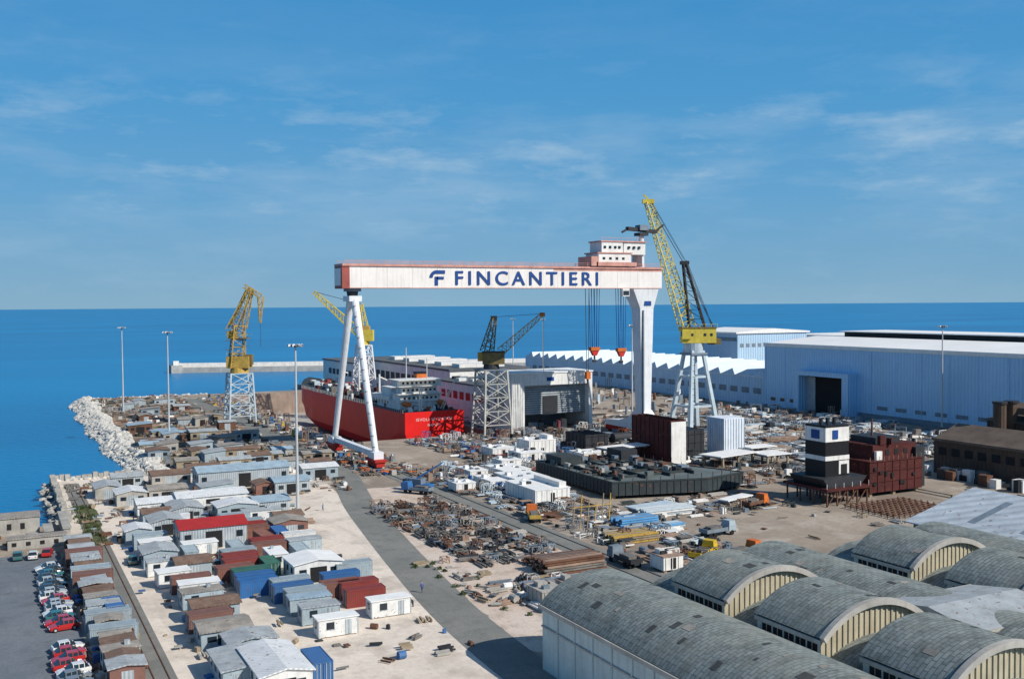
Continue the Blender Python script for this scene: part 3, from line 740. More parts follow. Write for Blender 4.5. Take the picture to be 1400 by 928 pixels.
def shed(x,y,lx,ly,h,rise,roof,wall,ridge='y',name='storage_shed',open_=None):
    h*=.86; rise*=.7; lx*=.94; ly*=.94
    a=MB(); x0,x1,y0,y1=x-lx/2,x+lx/2,y-ly/2,y+ly/2; o=.3
    a.box(x0,x1,y0,y1,0,h,wall)
    if ridge=='y':
        a.prism([(x0-o,h-.02),(x,h+rise),(x1+o,h-.02),(x1+o,h+.14),(x,h+rise+.16),(x0-o,h+.14)],'y',y0-o,y1+o,roof)
        for yy in (y0,y1): a.poly([(x0,yy,h),(x1,yy,h),(x,yy,h+rise)],wall)
    elif ridge=='x':
        a.prism([(y0-o,h-.02),(y,h+rise),(y1+o,h-.02),(y1+o,h+.14),(y,h+rise+.16),(y0-o,h+.14)],'x',x0-o,x1+o,roof)
        for xx in (x0,x1): a.poly([(xx,y0,h),(xx,y1,h),(xx,y,h+rise)],wall)
    else: # mono pitch falling toward -x
        a.prism([(x0-o,h+.02),(x1+o,h+rise),(x1+o,h+rise+.15),(x0-o,h+.17)],'y',y0-o,y1+o,roof); a.prism([(x0,h),(x1,h),(x1,h+rise-.05)],'y',y0,y1,wall)
    dw=min(3,lx*.35); a.box(x-dw/2,x+dw/2,y0-.05,y0+.01,0,h*.82,dgrey if open_ or R()<.5 else wgrey)
    if ly>5:
        yy=y0+1.2
        while yy+1<y1-.5: a.box(x0-.05,x0+.01,yy,yy+1,h*.5,h*.8,glass); yy+=2.6
    if lx>6: a.box(x0+.8,x0+2,y0-.05,y0+.01,h*.45,h*.75,glass); a.box(x1-2,x1-.8,y0-.05,y0+.01,h*.45,h*.75,glass)
    for i in range(random.randint(0,3)): a.ob(x0+ru(-.9,-.4),ru(y0,y1),0.03,ru(.4,.9),ru(.4,1.2),ru(.3,1.2),ru(0,1),random.choice([wood,rusty,cblue,conc]))
    a.done(name)
cabin(51,140.5); container(49.5,147,cred); container(50,151.5,cred); container(47.5,152.5,cbrn,z=0); container(49,157.5,cblue)
cabin(41.5,135.5,5.6); cabin(41,142,5.4,2.8,wall=cgrey,roof=rgrey); cabin(41,147,6,2.8,wall=cgrey,roof=rblue); container(41.5,151,cgrey); container(40.5,154.5,cblue); container(41,158,cgrey)
container(36.5,160,cblue); container(36.8,163.5,cblue); container(37,167,cgrn); container(35,170,cbrn)
shed(47,166,8.5,7.5,3.6,.9,white_r,cwhite,'y')
container(53,163,cgrey); container(41,171,cgrn,'y'); container(37,174.5,cred); container(37.5,178,cred); container(38,181.5,cgrey)
cabin(43.5,177,6,3,'y'); container(44,184,cbrn); container(44.5,187.6,cred); container(38.5,186,cgrey,'y'); container(48,178,cgrey,'y')
cabin(50.5,184,6,2.6,wall=cgrey,roof=rgrey); container(51,189.5,cwhite); container(45,192,cbrn,'y'); container(48.5,194,cblue,'y')
container(44.5,199,cbrn); container(44.7,202.5,cred); container(45,206,cgrey); shed(52,201,7,6,3,1,rtan,cbrn,'y'); shed(53.5,208,6,6,2.8,.9,rbrn,cgrey,'x')
shed(36.5,199,13,8.5,4.6,1.5,rred,wgrey,'x',open_=True); cabin(33,190.5,6,3)
container(44,213,cgrey,'x'); cabin(50,215,8,3.2,wall=cwhite,roof=rgrey); shed(46,222,9,7,3.4,1,rwht,cgrey,'y'); shed(54,225,8,8,3.2,1.,rblue,wgrey,'x')
shed(43,234,16,8,4,1.2,rwht,cwhite,'x'); shed(36,226,7,10,3.2,1,rgrey,wgrey,'y'); shed(30.5,214,7,8,3.2,1,rgrey,wgrey,'y'); shed(31.5,234,9,7,3.4,1,rwht,cwhite,'x'); shed(30,224,6,6,3,.8,rbrn,cgrey,'x')
shed(56,262,24,9,5,1.5,rblue,wgrey,'x'); shed(64,246,9,8,3.6,1.1,rblue,wgrey,'x'); shed(58,247,5,6,3,.8,rbrn,cbrn,'y'); shed(76,263,10,7,3.6,1,rwht,cgrey,'x'); shed(47,249,8,6,3.2,.8,rgrey,cgrey,'mono')
shed(36,250,9,7,3.4,1,rtan,concw,'x'); shed(28,250,7,8,3.2,1,rwht,concw,'y'); shed(24,262,6,9,3,1,rgrey,concw,'y'); shed(40,272,10,7,3.4,1,rbrn,concw,'x'); shed(30,275,8,6,3,.9,rgrey,wgrey,'x')
shed(29.5,121,6.4,12,3.4,.9,rwht,cwhite,'y'); shed(25.2,125,4,9,2.8,.5,rgrey,cgrey,'mono'); container(34.6,121,cblue,'y'); shed(29,132.5,6.5,5,2.9,.6,rgrey,cgrey,'y'); shed(27,139.5,7,6,2.8,.7,rtan,cgrey,'x'); container(26.5,146,cbrn); shed(28,151,7,5,2.8,.7,rbrn,cgrey,'x')
cabin(27.5,158,6,3,wall=cgrey,roof=rtan); cabin(28,163,6,2.8); container(27.5,167,cbrn,'x'); cabin(25.5,172,5,3); shed(29.5,178,6,6,2.8,.8,rbrn,cgrey,'x'); cabin(25,180,5,2.8,roof=rgrey); shed(25.5,188,6,7,3,.8,rgrey,cgrey,'y'); container(30.5,186,cgrey,'y'); cabin(26,196,5.5,3); container(26,202,cgrey); shed(24.4,208,5,6,3,.8,rwht,cgrey,'y')
k=0; y=128
while y<206:
    d=ru(2.6,4.6); c=random.choice
    q=R()
    if q<.45 or y<134: shed(13.7,y+d/2,ru(3.4,4.8),d-.3,ru(2.2,2.8),.4,c([rbrn,rgrey,rtan,rtan,rgrey]),c([cgrey,cbrn,rusty,wood]),c(['y','mono','x']))
    elif q<.75: container(13.9,y+d/2,c([cbrn,cgrey,cgrey,cgrey,cred]),'x'); d=max(d,2.8)
    else: cabin(13.7,y+d/2,4.4,2.3,wall=c([cgrey,cwhite]),roof=c([rgrey,rtan]))
    y+=d
container(15,157,cblue,'y')
a=MB()
for (x0,x1,y0,y1,h) in ((-14,-1,225,231,1.8),(-1,8,225,231,3.4),(2,12,211,214,2.),(11.8,13,214,232,2.6),(-14,0,207,212,2.6),(8.6,10,217,224,1.8),(-30,-14,222,231,3)):
    a.box(x0,x1,y0,y1,0,h,concw); a.box(x0-.2,x1+.2,y0-.2,y1+.2,h,h+.2,rtan if x1-x0>4 else concw)
    x=x0+.7
    while x<x1-1.2: a.box(x,x+.8,y0-.06,y0,h*.35,h*.7,dgrey); x+=2.4
for i in range(40): a.ob(ru(-12,12),ru(213,224),0.01,ru(.4,2),ru(.4,2),ru(.2,1.2),ru(0,3),random.choice([concw,rusty,conc,wood]))
a.done('derelict_store')
a=MB()
for i in range(46):
    y=232+i*1.3; a.ob(13.6+ru(-.3,.3),y,0,ru(.8,1.4),1.1,ru(.8,1.8),ru(-.1,.1),concw)
for i in range(18):
    a.ob(14.5+i*1.35,291+ru(-.3,.3),0,1.2,ru(.8,1.3),ru(.8,1.8),ru(-.1,.1),concw)
a.box(13,13.6,232,291,0,1.,concw)
a.done('parapet_wall')
for i in range(30):
    x,y=ru(42,80),ru(300,400)
    if i>20: y=ru(400,520)
    shed(x,y,ru(4,10),ru(4,9),ru(2.2,3.6),ru(.4,1),random.choice([rbrn,rgrey,rtan,rtan,rblue]),random.choice([concw,rusty,cgrey,steelb,wood]),random.choice(['x','y','mono']))
for x,y in ((50,283),(60,290),(68,296),(60,276),(74,284),(48,296),(66,310),(80,276),(84,292)):
    shed(x,y,ru(6,10),ru(5,7),ru(2.6,3.4),.8,random.choice([rbrn,rtan,rgrey]),random.choice([wood,concw,cgrey]),'x')

# ------------------------------------------------------------------ clutter piles
def pile(name,x0,x1,y0,y1,n,pal,smax=3,hmax=1.5,align=.7,plates=.25,beams=.4,frames=.06):
    a=MB()
    for i in range(n):
        x,y=ru(x0,x1),ru(y0,y1); m=random.choice(pal); rot=(0 if R()<.5 else math.pi/2)+(ru(-.08,.08) if R()<align else ru(0,3.1))
        q=R()
        if q<plates: a.ob(x,y,ru(.05,hmax*.7),ru(1,smax),ru(.8,smax*.7),ru(.05,.2),rot,m)
        elif q<plates+beams:
            l=ru(1.5,smax*2); k=random.randint(1,5); c,s=math.cos(rot),math.sin(rot); z=ru(.05,.3)
            for j in range(k):
                px,py=x-s*j*.45,y+c*j*.45
                a.beam((px-c*l/2,py-s*l/2,z+.15+(j%2)*.2),(px+c*l/2,py+s*l/2,z+.15+(j%2)*.2),ru(.15,.3),ru(.15,.35),m)
        elif q<plates+beams+frames:
            l,w_,h=ru(1.5,smax),ru(1.2,smax*.8),ru(.8,hmax*1.6)
            c,s=math.cos(rot),math.sin(rot)
            C=[(x+i_*l/2*c-j_*w_/2*s,y+i_*l/2*s+j_*w_/2*c) for i_,j_ in ((-1,-1),(1,-1),(1,1),(-1,1))]
            for p in range(4):
                q2=(p+1)%4; a.beam((*C[p],0),(*C[p],h),.14,.14,m); a.beam((*C[p],h),(*C[q2],h),.14,.14,m); a.beam((*C[p],.2),(*C[q2],h),.1,.1,m)
        elif q<plates+beams+frames+.07:
            c,s=math.cos(rot),math.sin(rot); l=ru(1,smax); r_=ru(.2,.6); a.cyl((x-c*l/2,y-s*l/2,r_),(x+c*l/2,y+s*l/2,r_),r_,r_,m,8)
        else: a.ob(x,y,.02,ru(.4,smax*.6),ru(.4,smax*.5),ru(.2,hmax),rot,m,ru(.7,1),ru(.7,1))
    a.done(name)
S1=[steel,steel,hullg,steelb,rustl,rusty,rustl,conc]
S2=[steel,steel,steelb,hullg,dark,conc,rusty,rustl]
for x0,x1 in ((74,77.4),(79.4,83),(85,88.6)):
    pile('steel_part_pile',x0,x1,158,216,160,S2,2.6,1.2,.95,.3,.3,.12)
pile('steel_part_pile',89.6,92,160,222,80,S2,2.2,1.2,.95,.2,.3,.12)
pile('scrap_steel_pile',66,73,135,165,30,[rustl,rusty,wood,conc,steel],1.6,.6); pile('scrap_steel_pile',70,82,130,147,70,[rustl,wood,conc,steelb,white,dark],2.,1.2)
pile('scrap_steel_pile',101,120,140,200,230,S1+[white,steelb,paleb],3.2,1.6,.92,.35,.35,.08); pile('scrap_steel_pile',100,122,200,262,300,S1+[white,steelb,paleb,cblue],3.2,2.,.92,.35,.25,.08)
pile('scrap_steel_pile',88,104,256,322,180,S1+[white,cblue,orange,steelb],2.6,2.,.9); pile('scrap_steel_pile',122,165,240,318,620,S1+[white,steelb,paleb,cblue,cred],3.6,2.2,.92,.3,.25,.1)
pile('scrap_steel_pile',158,192,222,320,460,S1+[white,steelb,paleb],4,2.4,.92,.3,.3,.1); pile('pipe_stack',202,240,205,275,380,[steelb,paleb,white,rustl,steel,rustl],5,2,.93,.1,.6); pile('pipe_stack',240,296,190,345,520,[steelb,paleb,white,rustl,steel,dark],5,2.6,.93,.1,.55)
pile('scrap_steel_pile',122,158,172,192,90,S1+[white,paleb],2.6,1.5,.9); pile('scrap_steel_pile',160,220,196,222,200,S1+[white,steelb],3.5,2.,.9); pile('scrap_steel_pile',198,300,275,345,500,S1+[white,steelb,paleb],4,3,.9)
pile('scrap_steel_pile',90,103,322,520,380,S1+[white,cblue,ochre,steelb],3,2.4); pile('scrap_steel_pile',160,173,330,560,260,S1+[white,steelb],3,4)
pile('scrap_steel_pile',40,84,292,400,560,S1+[conc,wood,rustl,steelb],2.6,1.3); pile('scrap_steel_pile',42,84,400,542,560,S1+[conc,rustl,rustl,white],2.8,1.3)
pile('scrap_steel_pile',15,62,205,290,260,[rusty,conc,wood,steel,rustl,cgrey],1.4,1.); pile('scrap_steel_pile',20,56,120,205,110,[rusty,conc,wood,steel,cblue,dark],1.,.8); pile('scrap_steel_pile',56,80,240,292,140,[rusty,steel,wood,dark,conc,white],1.8,1.3)
pile('scrap_steel_pile',11,16.4,128,206,130,[rusty,cbrn,wood,steel,rustl],1.4,1.6)
pile('scrap_steel_pile',212,300,350,560,400,S1+[white,paleb,steelb],4,5)
pile('scrap_steel_pile',120,215,120,170,60,[rusty,rustl,steel,wood,dark,conc],1.6,.7)

def stack(name,x0,x1,y0,y1,h,m,axis='x'):
    a=MB(); z=.1
    while z<h:
        if axis=='x':
            y=y0+ru(0,.3)
            while y<y1: a.box(x0+ru(-.5,.5),x1+ru(-.5,.5),y,y+.34,z,z+.3,random.choice(m)); y+=.42
        else:
            x=x0+ru(0,.3)
            while x<x1: a.box(x,x+.34,y0+ru(-.5,.5),y1+ru(-.5,.5),z,z+.3,random.choice(m)); x+=.42
        z+=.42
    a.done(name)
stack('steel_beam_stack',81,92.5,147,152,2.2,[rusty,rustl,rusty,steel]); stack('steel_beam_stack',82,91,154,157,1.2,[rusty,steel]); stack('steel_beam_stack',74,84,140,143,1.,[steelb,rustl])
stack('steel_beam_stack',103,113,160,165,1.4,[ochre,ochre,wood]); stack('steel_beam_stack',112,121,172,176,1.6,[sblue,sblue,steelb]); stack('steel_beam_stack',116,123,166,169,1.,[sblue,paleb]); stack('steel_beam_stack',122,134,177,181,1.4,[white,white,paleb])
for i in range(14):
    x,y=ru(205,290),ru(200,330); stack('pipe_stack',x,x+ru(8,14),y,y+ru(3,5),ru(.8,2),random.choice([[white,paleb],[rustl,steelb],[steelb,white]]),random.choice('xy'))
def housing(x0,x1,y0,y1,h,m=white,top=white_r,name='deckhouse_module'):
    a=MB(); a.box(x0,x1,y0,y1,.4,h,m); a.box(x0-.1,x1+.1,y0-.1,y1+.1,h,h+.15,top)
    x=x0+.4
    while x<x1-.4: a.box(x,x+.12,y0-.12,y0,.4,h-.1,m); x+=1.3
    y=y0+.4
    while y<y1-.4: a.box(x0-.12,x0,y,y+.12,.4,h-.1,m); y+=1.3
    a.box((x0+x1)/2-.5,(x0+x1)/2+.5,y0-.1,y0,.6,min(h-.2,2.6),dgrey)
    a.box(x0+.6,x0+1.6,(y0+y1)/2,(y0+y1)/2+1.4,h+.15,h+.9,m)
    if h>3: a.box(x1-2.4,x1-.6,y0+.8,y1-2,h+.15,h+1.3,m)
    for i in range(4): a.ob(ru(x0+1,x1-1),ru(y0+1,y1-1),h+.15,ru(.4,1.4),ru(.4,1.4),ru(.1,.6),0,random.choice([m,steelb,dark]))
    for xx in (x0+.5,x1-.5):
        for yy in (y0+.5,y1-.5): a.box(xx-.3,xx+.3,yy-.3,yy+.3,0,.4,wood)
    a.done(name)
housing(108,117,201,216,3.4); housing(112,121,218,230,3.); housing(107,112,222,232,2.4); housing(116,124,233,244,2.6); housing(109,114,238,247,2.4); housing(98.9,104,224,229,2.2)
housing(133,141,256,264,3.); housing(141,150,266,274,4.8); housing(130,137,268,276,3.); housing(124,130,250,256,2.4); housing(150,158,250,258,2.4); housing(72,76,132,137,2.4,conc,conc); housing(77,80.5,133,137,2.6,conc,rustl)
housing(99.5,103.5,140,144,2.6,white,rustl)
def hull_block(name,x0,x1,y0,y1,z0,z1,m,inner=None,step=2.2,deck=None,open_top=True):
    a=MB(); inner=inner or m; t_=.15
    a.box(x0,x0+t_,y0,y1,z0,z1,m); a.box(x1-t_,x1,y0,y1,z0,z1,m); a.box(x0+t_,x1-t_,y0,y0+t_,z0,z1,m); a.box(x0+t_,x1-t_,y1-t_,y1,z0,z1,m); a.box(x0+t_,x1-t_,y0+t_,y1-t_,z0,z0+.3,inner)
    x=x0+step
    while x<x1-.5: a.box(x,x+.1,y0-.14,y0,z0,z1,m); a.box(x,x+.12,y0+t_,y1-t_,z0+.3,z1-(0.02 if open_top else .5),inner); x+=step
    y=y0+step*.5
    while y<y1-.3: a.box(x0-.14,x0,y,y+.1,z0,z1,m); y+=step
    y=y0+step*1.5
    while y<y1-.5: a.box(x0+t_,x1-t_,y,y+.12,z0+.3,z1-.45,inner); y+=step*1.5
    z=z0+2.4
    while z<z1-.5: a.box(x0-.16,x1,y0-.16,y0-.02,z,z+.1,m); a.box(x0-.16,x0-.02,y0,y1,z,z+.1,m); z+=2.4
    if not open_top: a.box(x0+t_,x1-t_,y0+t_,y1-t_,z1-.4,z1-.1,deck or m)
    for xx in (x0+1,(x0+x1)/2,x1-1):
        for yy in (y0+1,(y0+y1)/2,y1-1): a.box(xx-.4,xx+.4,yy-.4,yy+.4,0,z0,wood)
    return a,name
deckc=M('deck_plating',(.14,.17,.17),.7,.35,.2,rust=.04)
# long dark hull section lying flat, with tapered bow end
a=MB()
hp=[(127,199),(150,193),(163,196),(156,214),(153,236),(127,236)]
def pool(P,z0,z1,m,top,inset=0):
    n_=len(P); b0=[(x,y,z0) for x,y in P]; b1=[(x,y,z1) for x,y in P]
    for i in range(n_):
        j=(i+1)%n_; a.poly([b0[i],b0[j],b1[j],b1[i]],m)
    a.poly(b1,top)
pool(hp,.8,3.9,hullg,deckc)
for i in range(len(hp)):
    p,q=Vector(hp[i]),Vector(hp[(i+1)%len(hp)]); d=(q-p); n_=int(d.length/1.6)
    a.beam((p.x,p.y,3.95),(q.x,q.y,3.95),.25,.35,hullg)
    for j in range(1,n_):
        c=p+d*j/n_; a.beam((c.x,c.y,.8),(c.x,c.y,3.9),.22,.22,dark)
        if j%2: a.beam((c.x,c.y,3.9),(c.x,c.y,ru(4.6,5.6)),.12,.12,dark)
for x in (130,137,144,151): a.box(x,x+.2,200,235,3.9,4.7,hullg)
for y in (203,209,215,221,227,233): a.box(128,130,y,y+.2,3.9,4.5,hullg); a.box(130.2,137,y,y+.2,3.9,4.5,hullg); a.box(137.2,144,y,y+.2,3.9,4.5,hullg); a.box(144.2,151,y,y+.2,3.9,4.5,hullg)
for i in range(90): a.ob(ru(129,153),ru(201,234),3.9,ru(.4,2.4),ru(.4,2.4),ru(.2,1.5),0,random.choice([deckc,steel,steelb,dark,hullg,rusty,conc]))
a.ob(132,230,3.9,6,8,2.2,0,hullg); a.ob(150,230,3.9,5,7,2.6,0,dark)
for x,y in hp+[(140,215),(140,200)]: a.ob(x*.94+140*.06,y*.94+215*.06,0,1,1,.8,0,wood)
a.done('hull_section')
a,nm=hull_block('hull_block',165.8,171,230,249,.6,13,maroon,maroon,2.2); a.box(165.8,170.7,229.5,229.7,.6,12.6,white); a.done(nm)
a,nm=hull_block('hull_block',172,182,236,250,.6,9,dark,steelb,2.2); a.done(nm)
a,nm=hull_block('hull_block',158,166,262,274,.6,6,dark,dark,2.2); a.done(nm)
a=MB(); a.box(191.5,199,239,247,.5,11.2,M('pale_blue_white',(.72,.78,.86),.6,.12,.5,streak=.2))
for i in range(8): a.box(192+i,192.08+i,238.85,239,.5,11,paleb)
for i in range(9): a.box(191.35,191.5,239.3+i*.85,239.4+i*.85,.5,11,paleb)
for x in (192.5,198):
    for y in (240,246): a.box(x-.4,x+.4,y-.4,y+.4,0,.5,wood)
a.done('deckhouse_module')
def plate(x,y,lx,ly,z,rot,m=white_r):
    a=MB(); a.ob(x,y,z,lx,ly,.25,rot,m); c,s=math.cos(rot),math.sin(rot)
    for i in range(5):
        px=(i-2)*lx*.22; a.ob(x+px*c,y+px*s,z-.5,.2,ly*.95,.5,rot,steelb)
    for px in (-.4,0,.4):
        for py in (-.4,.4): a.ob(x+px*lx*c-py*ly*s,y+px*lx*s+py*ly*c,0,.5,.5,z-.5,rot,wood)
    a.done('deck_panel')
plate(160,242,19,6,5.,.15); plate(182,225,16,8,3.4,.2); plate(194,222,9,8,3.,.0); plate(149,182,10,3,1.2,.3); plate(127,183,12,4,1.4,.1,paleb); plate(205,240,10,6,2,0); plate(222,232,12,6,2,0)
a=MB()
for i in range(7):
    x=158+i*3.4; y=280+ru(-3,3); r_=ru(.9,1.6); a.cyl((x,y-1,r_+.4),(x+ru(5,9),y+ru(-1,1),r_+.4),r_,r_*.9,random.choice([dark,hullg,steelb,dark]),14)
    a.box(x,x+5,y-1.6,y+.6,0,.5,wood)
a.cyl((168,282,2.6),(171,282.5,2.6),1.7,1.5,redd,14)
a.done('steel_cylinder')
a=MB()
a.box(163,176,168,182,3.4,4.,maroon)
for i in range(5):
    for j in range(4): a.box(163.4+i*3,163.7+i*3,168.4+j*4.2,168.7+j*4.2,0,3.4,rusty)
for i in range(5): a.beam((163.4+i*3,168.5,0),(163.4+min(4,i+1)*3,168.5,3.4),.2,.2,rusty)
a.prism([(164.5,4.),(174,4.),(176,6),(163,6)],'y',169,180,dark)
a.box(166,173,171.6,178,6,10,black); a.box(170,173.06,171.54,178,6.4,9.4,white); a.box(166,173,171.6,178,10,13.8,black); a.box(165.95,173.05,171.55,178.05,13.8,17,white); a.box(165.9,173.1,171.5,178.1,9.6,10.6,white)
a.box(166,173,171.6,178,17,17.5,black)
for x in (167.4,169.4,171.4): a.cyl((x,174.5,17.5),(x,174.5,18.9),.45,.45,dark,10)
a.box(168,169.6,171.4,171.5,14.4,16.4,navy); a.box(165.85,165.95,173.4,176,14.4,16.4,navy); a.box(170.6,172.4,171.45,171.54,6.4,8.6,dgrey)
for i in range(6): a.beam((163.2+i*2.5,168.2,4),(163.2+i*2.5,168.2,5.1),.08,.08,white)
a.done('funnel_block')
a,nm=hull_block('superstructure_block',180,197,172,186,1,8.2,maroon,dark,2.4)
a.box(183,197,174,186,8.2,11.6,maroon); a.box(186,194,176,184,11.6,13.,dark); a.box(179.8,197.2,171.8,186.2,8.1,8.3,maroon)
for x in range(184,197,3): a.box(x,x+1.2,173.9,174,9.2,10.4,dgrey)
for i in range(8): a.ob(181+ru(0,14),171.75,ru(2,6.5),ru(.5,1.2),.1,ru(.6,1.2),0,dgrey)
for i in range(12): a.beam((180+i*1.5,171.9,8.3),(180+i*1.5,171.9,9.3),.08,.08,rustl)
for i in range(14): a.ob(ru(181,196),ru(173,185),11.6 if R()<.5 else 8.3,ru(.4,2),ru(.4,2),ru(.4,2.2),0,random.choice([maroon,dark,steelb,white]))
a.cyl((189,180,13),(189,180,17),.3,.2,rusty,8); a.box(196,199,173,176,1,10.5,dark)
a.done(nm)
a=MB()
for i in range(12):
    for j in range(9):
        x,y=166+i*1.6,152+j*1.7; a.beam((x,y,0),(x,y,ru(.6,1.4)),.16,.16,rusty)
for i in range(12): a.box(165.9+i*1.6,166.1+i*1.6,152,166,.6,.8,rusty)
for j in range(9): a.box(166,184,151.9+j*1.7,152.1+j*1.7,.8,.95,rusty)
a.done('trestle_grid')
a=MB()
for i in range(6):
    x=103+i*1.7; a.beam((x,176,0),(x+.5,176,6.+ru(-1,1)),.18,.18,ochre if i%2 else wood)
a.beam((103,176,4.4),(112,176,4.4),.16,.16,ochre); a.beam((103,176,2),(112,176,3),.16,.16,wood)
a.done('scaffold_frame')

# ------------------------------------------------------------------ vehicles
def truck(x,y,rot,cabm,boxm,kind='flat'):
    a=MB(); c,s=math.cos(rot),math.sin(rot)
    def O(px,py,z,sx,sy,sz,m,tx=1,ty=1): a.ob(x+px*c-py*s,y+px*s+py*c,z,sx,sy,sz,rot,m,tx,ty)
    O(0,0,.7,7.6,1.,.3,dark); O(3,0,.8,1.9,2.3,1.1,cabm); O(2.95,0,1.9,1.7,2.2,.9,cabm,.85,.9); O(3.45,0,1.95,.75,1.9,.65,glass,.9,.9)
    if kind=='box': O(-1,0,1.,5.4,2.4,2.,boxm)
    elif kind=='tank':
        a.cyl((x-3.4*c,y-3.4*s,1.9),(x+1.4*c,y+1.4*s,1.9),1.05,1.05,boxm,14)
    else: O(-1,0,1.,5.6,2.4,.2,boxm); O(-3.7,0,1.2,.15,2.4,.6,boxm); O(-1,1.15,1.2,5.4,.1,.5,boxm); O(-1,-1.15,1.2,5.4,.1,.5,boxm); O(-1,0,1.2,3,1.6,.8,steel)
    for px in (2.8,-1.6,-2.9):
        for py in (-1.05,1.05):
            ax,ay=x+px*c-(py-.14)*s,y+px*s+(py-.14)*c; bx,by=x+px*c-(py+.14)*s,y+px*s+(py+.14)*c
            a.cyl((ax,ay,.5),(bx,by,.5),.5,.5,rubber,12)
    a.done('truck')
truck(149.5,176,.3,orange,rusty,'flat'); truck(111.5,145,.5,myel,myel,'flat'); truck(118,142,.2,orange,dark,'flat'); truck(100.5,188,1.2,orange,ochre,'flat'); truck(90.5,228,2.2,cblue,steelb,'flat'); truck(125,158,.1,cgrey,steelb,'flat')
truck(34.2,214.5,1.4,cwhite,white,'box'); truck(97,148,1.57,steelb,dark,'flat'); truck(165,256,1,orange,white,'tank'); truck(205,196,.3,myel,orange,'flat')
a=MB() # mobile crane
x,y=92,232
a.ob(x,y,.8,8,2.4,1.,2.2,cblue); a.ob(x,y,1.8,3.4,2.2,1.2,2.2,steelb); a.beam((x,y,3),(x+5,y-4,7),.5,.5,cblue,.3,.3); a.ob(x-1.6,y+2.4,1.8,1.6,2,1.,2.2,glass)
for k in (-3,-1,1,3):
    for s in (-1,1):
        px,py=x+k*math.cos(2.2)-s*1.1*math.sin(2.2),y+k*math.sin(2.2)+s*1.1*math.cos(2.2); a.cyl((px,py,.55),(px-.3*s*math.sin(2.2),py+.3*s*math.cos(2.2),.55),.55,.55,rubber,12)
a.done('mobile_crane')
def carpaint(n,c):
    m=M(n,c,.3,.05,.5,spec=.5); m.node_tree.nodes['Principled BSDF'].inputs['Coat Weight'].default_value=.6; return m
paints=[carpaint('car_'+n,c) for n,c in (('white',(.75,.75,.74)),('red',(.45,.02,.02)),('blue',(.03,.08,.25)),('silver',(.45,.47,.48)),('dark',(.03,.03,.035)),('teal',(.03,.15,.15)),('grey',(.2,.21,.22)),('white2',(.7,.7,.68)))]
def car_mesh(van=False):
    a=MB()
    if van: secs=[(-2.2,.78,.35,1.1),(-2.1,.84,.25,1.15),(0,.86,.22,1.15),(1.6,.85,.22,1.05),(2.2,.78,.3,.85),(2.3,.7,.4,.7)]; cab=[(-2.15,.76,1.15,.66,1.85),(-1.9,.82,1.15,.7,1.95),(.6,.82,1.15,.7,1.95),(1.7,.78,1.04,.6,1.1)]
    else: secs=[(-2.0,.68,.4,.8),(-1.92,.78,.28,.92),(-1.2,.83,.22,.93),(0,.84,.2,.92),(1.0,.83,.22,.88),(1.75,.77,.26,.76),(1.98,.62,.36,.62)]; cab=[(-1.75,.72,.92,.66,.95),(-1.15,.78,.92,.6,1.38),(.1,.8,.92,.6,1.42),(.95,.76,.88,.7,.9)]
    B=len(a.v); k=a.mi(white)
    for x,w,z0,z1 in secs: a.v+=[(x,-w*.95,z0),(x,-w,(z0+z1)/2),(x,-w*.93,z1),(x,w*.93,z1),(x,w,(z0+z1)/2),(x,w*.95,z0)]
    for i in range(len(secs)-1):
        for j in range(6): j2=(j+1)%6; a.f.append([B+i*6+j,B+i*6+j2,B+i*6+6+j2,B+i*6+6+j]); a.m.append(k)
    a.f.append([B+j for j in range(6)]); a.m.append(k); e_=B+(len(secs)-1)*6; a.f.append([e_+j for j in range(6)][::-1]); a.m.append(k)
    B=len(a.v); kg=a.mi(glass)
    for x,w0,z0,w1,z1 in cab: a.v+=[(x,-w0*.93,z0-.02),(x,-w1,z1),(x,w1,z1),(x,w0*.93,z0-.02)]
    for i in range(len(cab)-1):
        for j in range(3): a.f.append([B+i*4+j,B+i*4+j+1,B+i*4+5+j,B+i*4+4+j]); a.m.append(k if (j==1 and i==1) else kg)
    a.f.append([B,B+1,B+2,B+3]); a.m.append(kg)
    x0,x1=cab[1][0],cab[2][0]; zt=cab[2][4]; a.box(x0-.05,x1+.05,-.58,.58,zt-.03,zt+.03,white)
    for xx in (x0,(x0+x1)/2,x1):
        for s in (-1,1): a.beam((xx,s*.775,.92 if not van else 1.15),(xx,s*.61 if not van else s*.7,zt),.07,.06,white)
    for xx in (-1.25,1.22):
        for s in (-1,1): a.cyl((xx,s*.68,.31),(xx,s*.86,.31),.31,.31,rubber,14); a.cyl((xx,s*.86,.31),(xx,s*.87,.31),.17,.17,pole_m,8)
    for s in (-1,1):
        a.box(secs[-1][0]-.1,secs[-1][0]+.02,s*.45-.16,s*.45+.16,.52,.66,legw); a.box(secs[0][0]-.02,secs[0][0]+.08,s*.5-.12,s*.5+.12,.6,.76,redd); a.box(.72,.86,s*.9-.08,s*.9+.08,.9,1.02,white)
    a.box(secs[-1][0]-.02,secs[-1][0]+.05,-.55,.55,.34,.48,dark)
    o=a.done('tmp',origin=(0,0,0)); me=o.data; bpy.data.objects.remove(o); return me
cm=car_mesh(); vm=car_mesh(True)
def car(x,y,rot,p=None,me=None,name='parked_car'):
    o=bpy.data.objects.new(name,me or cm); scene.collection.objects.link(o); o.location=(x,y,.045); o.rotation_euler[2]=rot
    o.material_slots[0].link='OBJECT'; o.material_slots[0].material=p or random.choice(paints)
y=118
while y<193:
    if R()<.93: car(8+ru(-.3,.3),y,math.pi*(R()<.5)+ru(-.05,.05)+.12)
    y+=ru(2.25,2.6)
for x,y in ((3.5,203),(6,202.5),(8.4,203.5)): car(x,y,1.5+ru(-.2,.2))
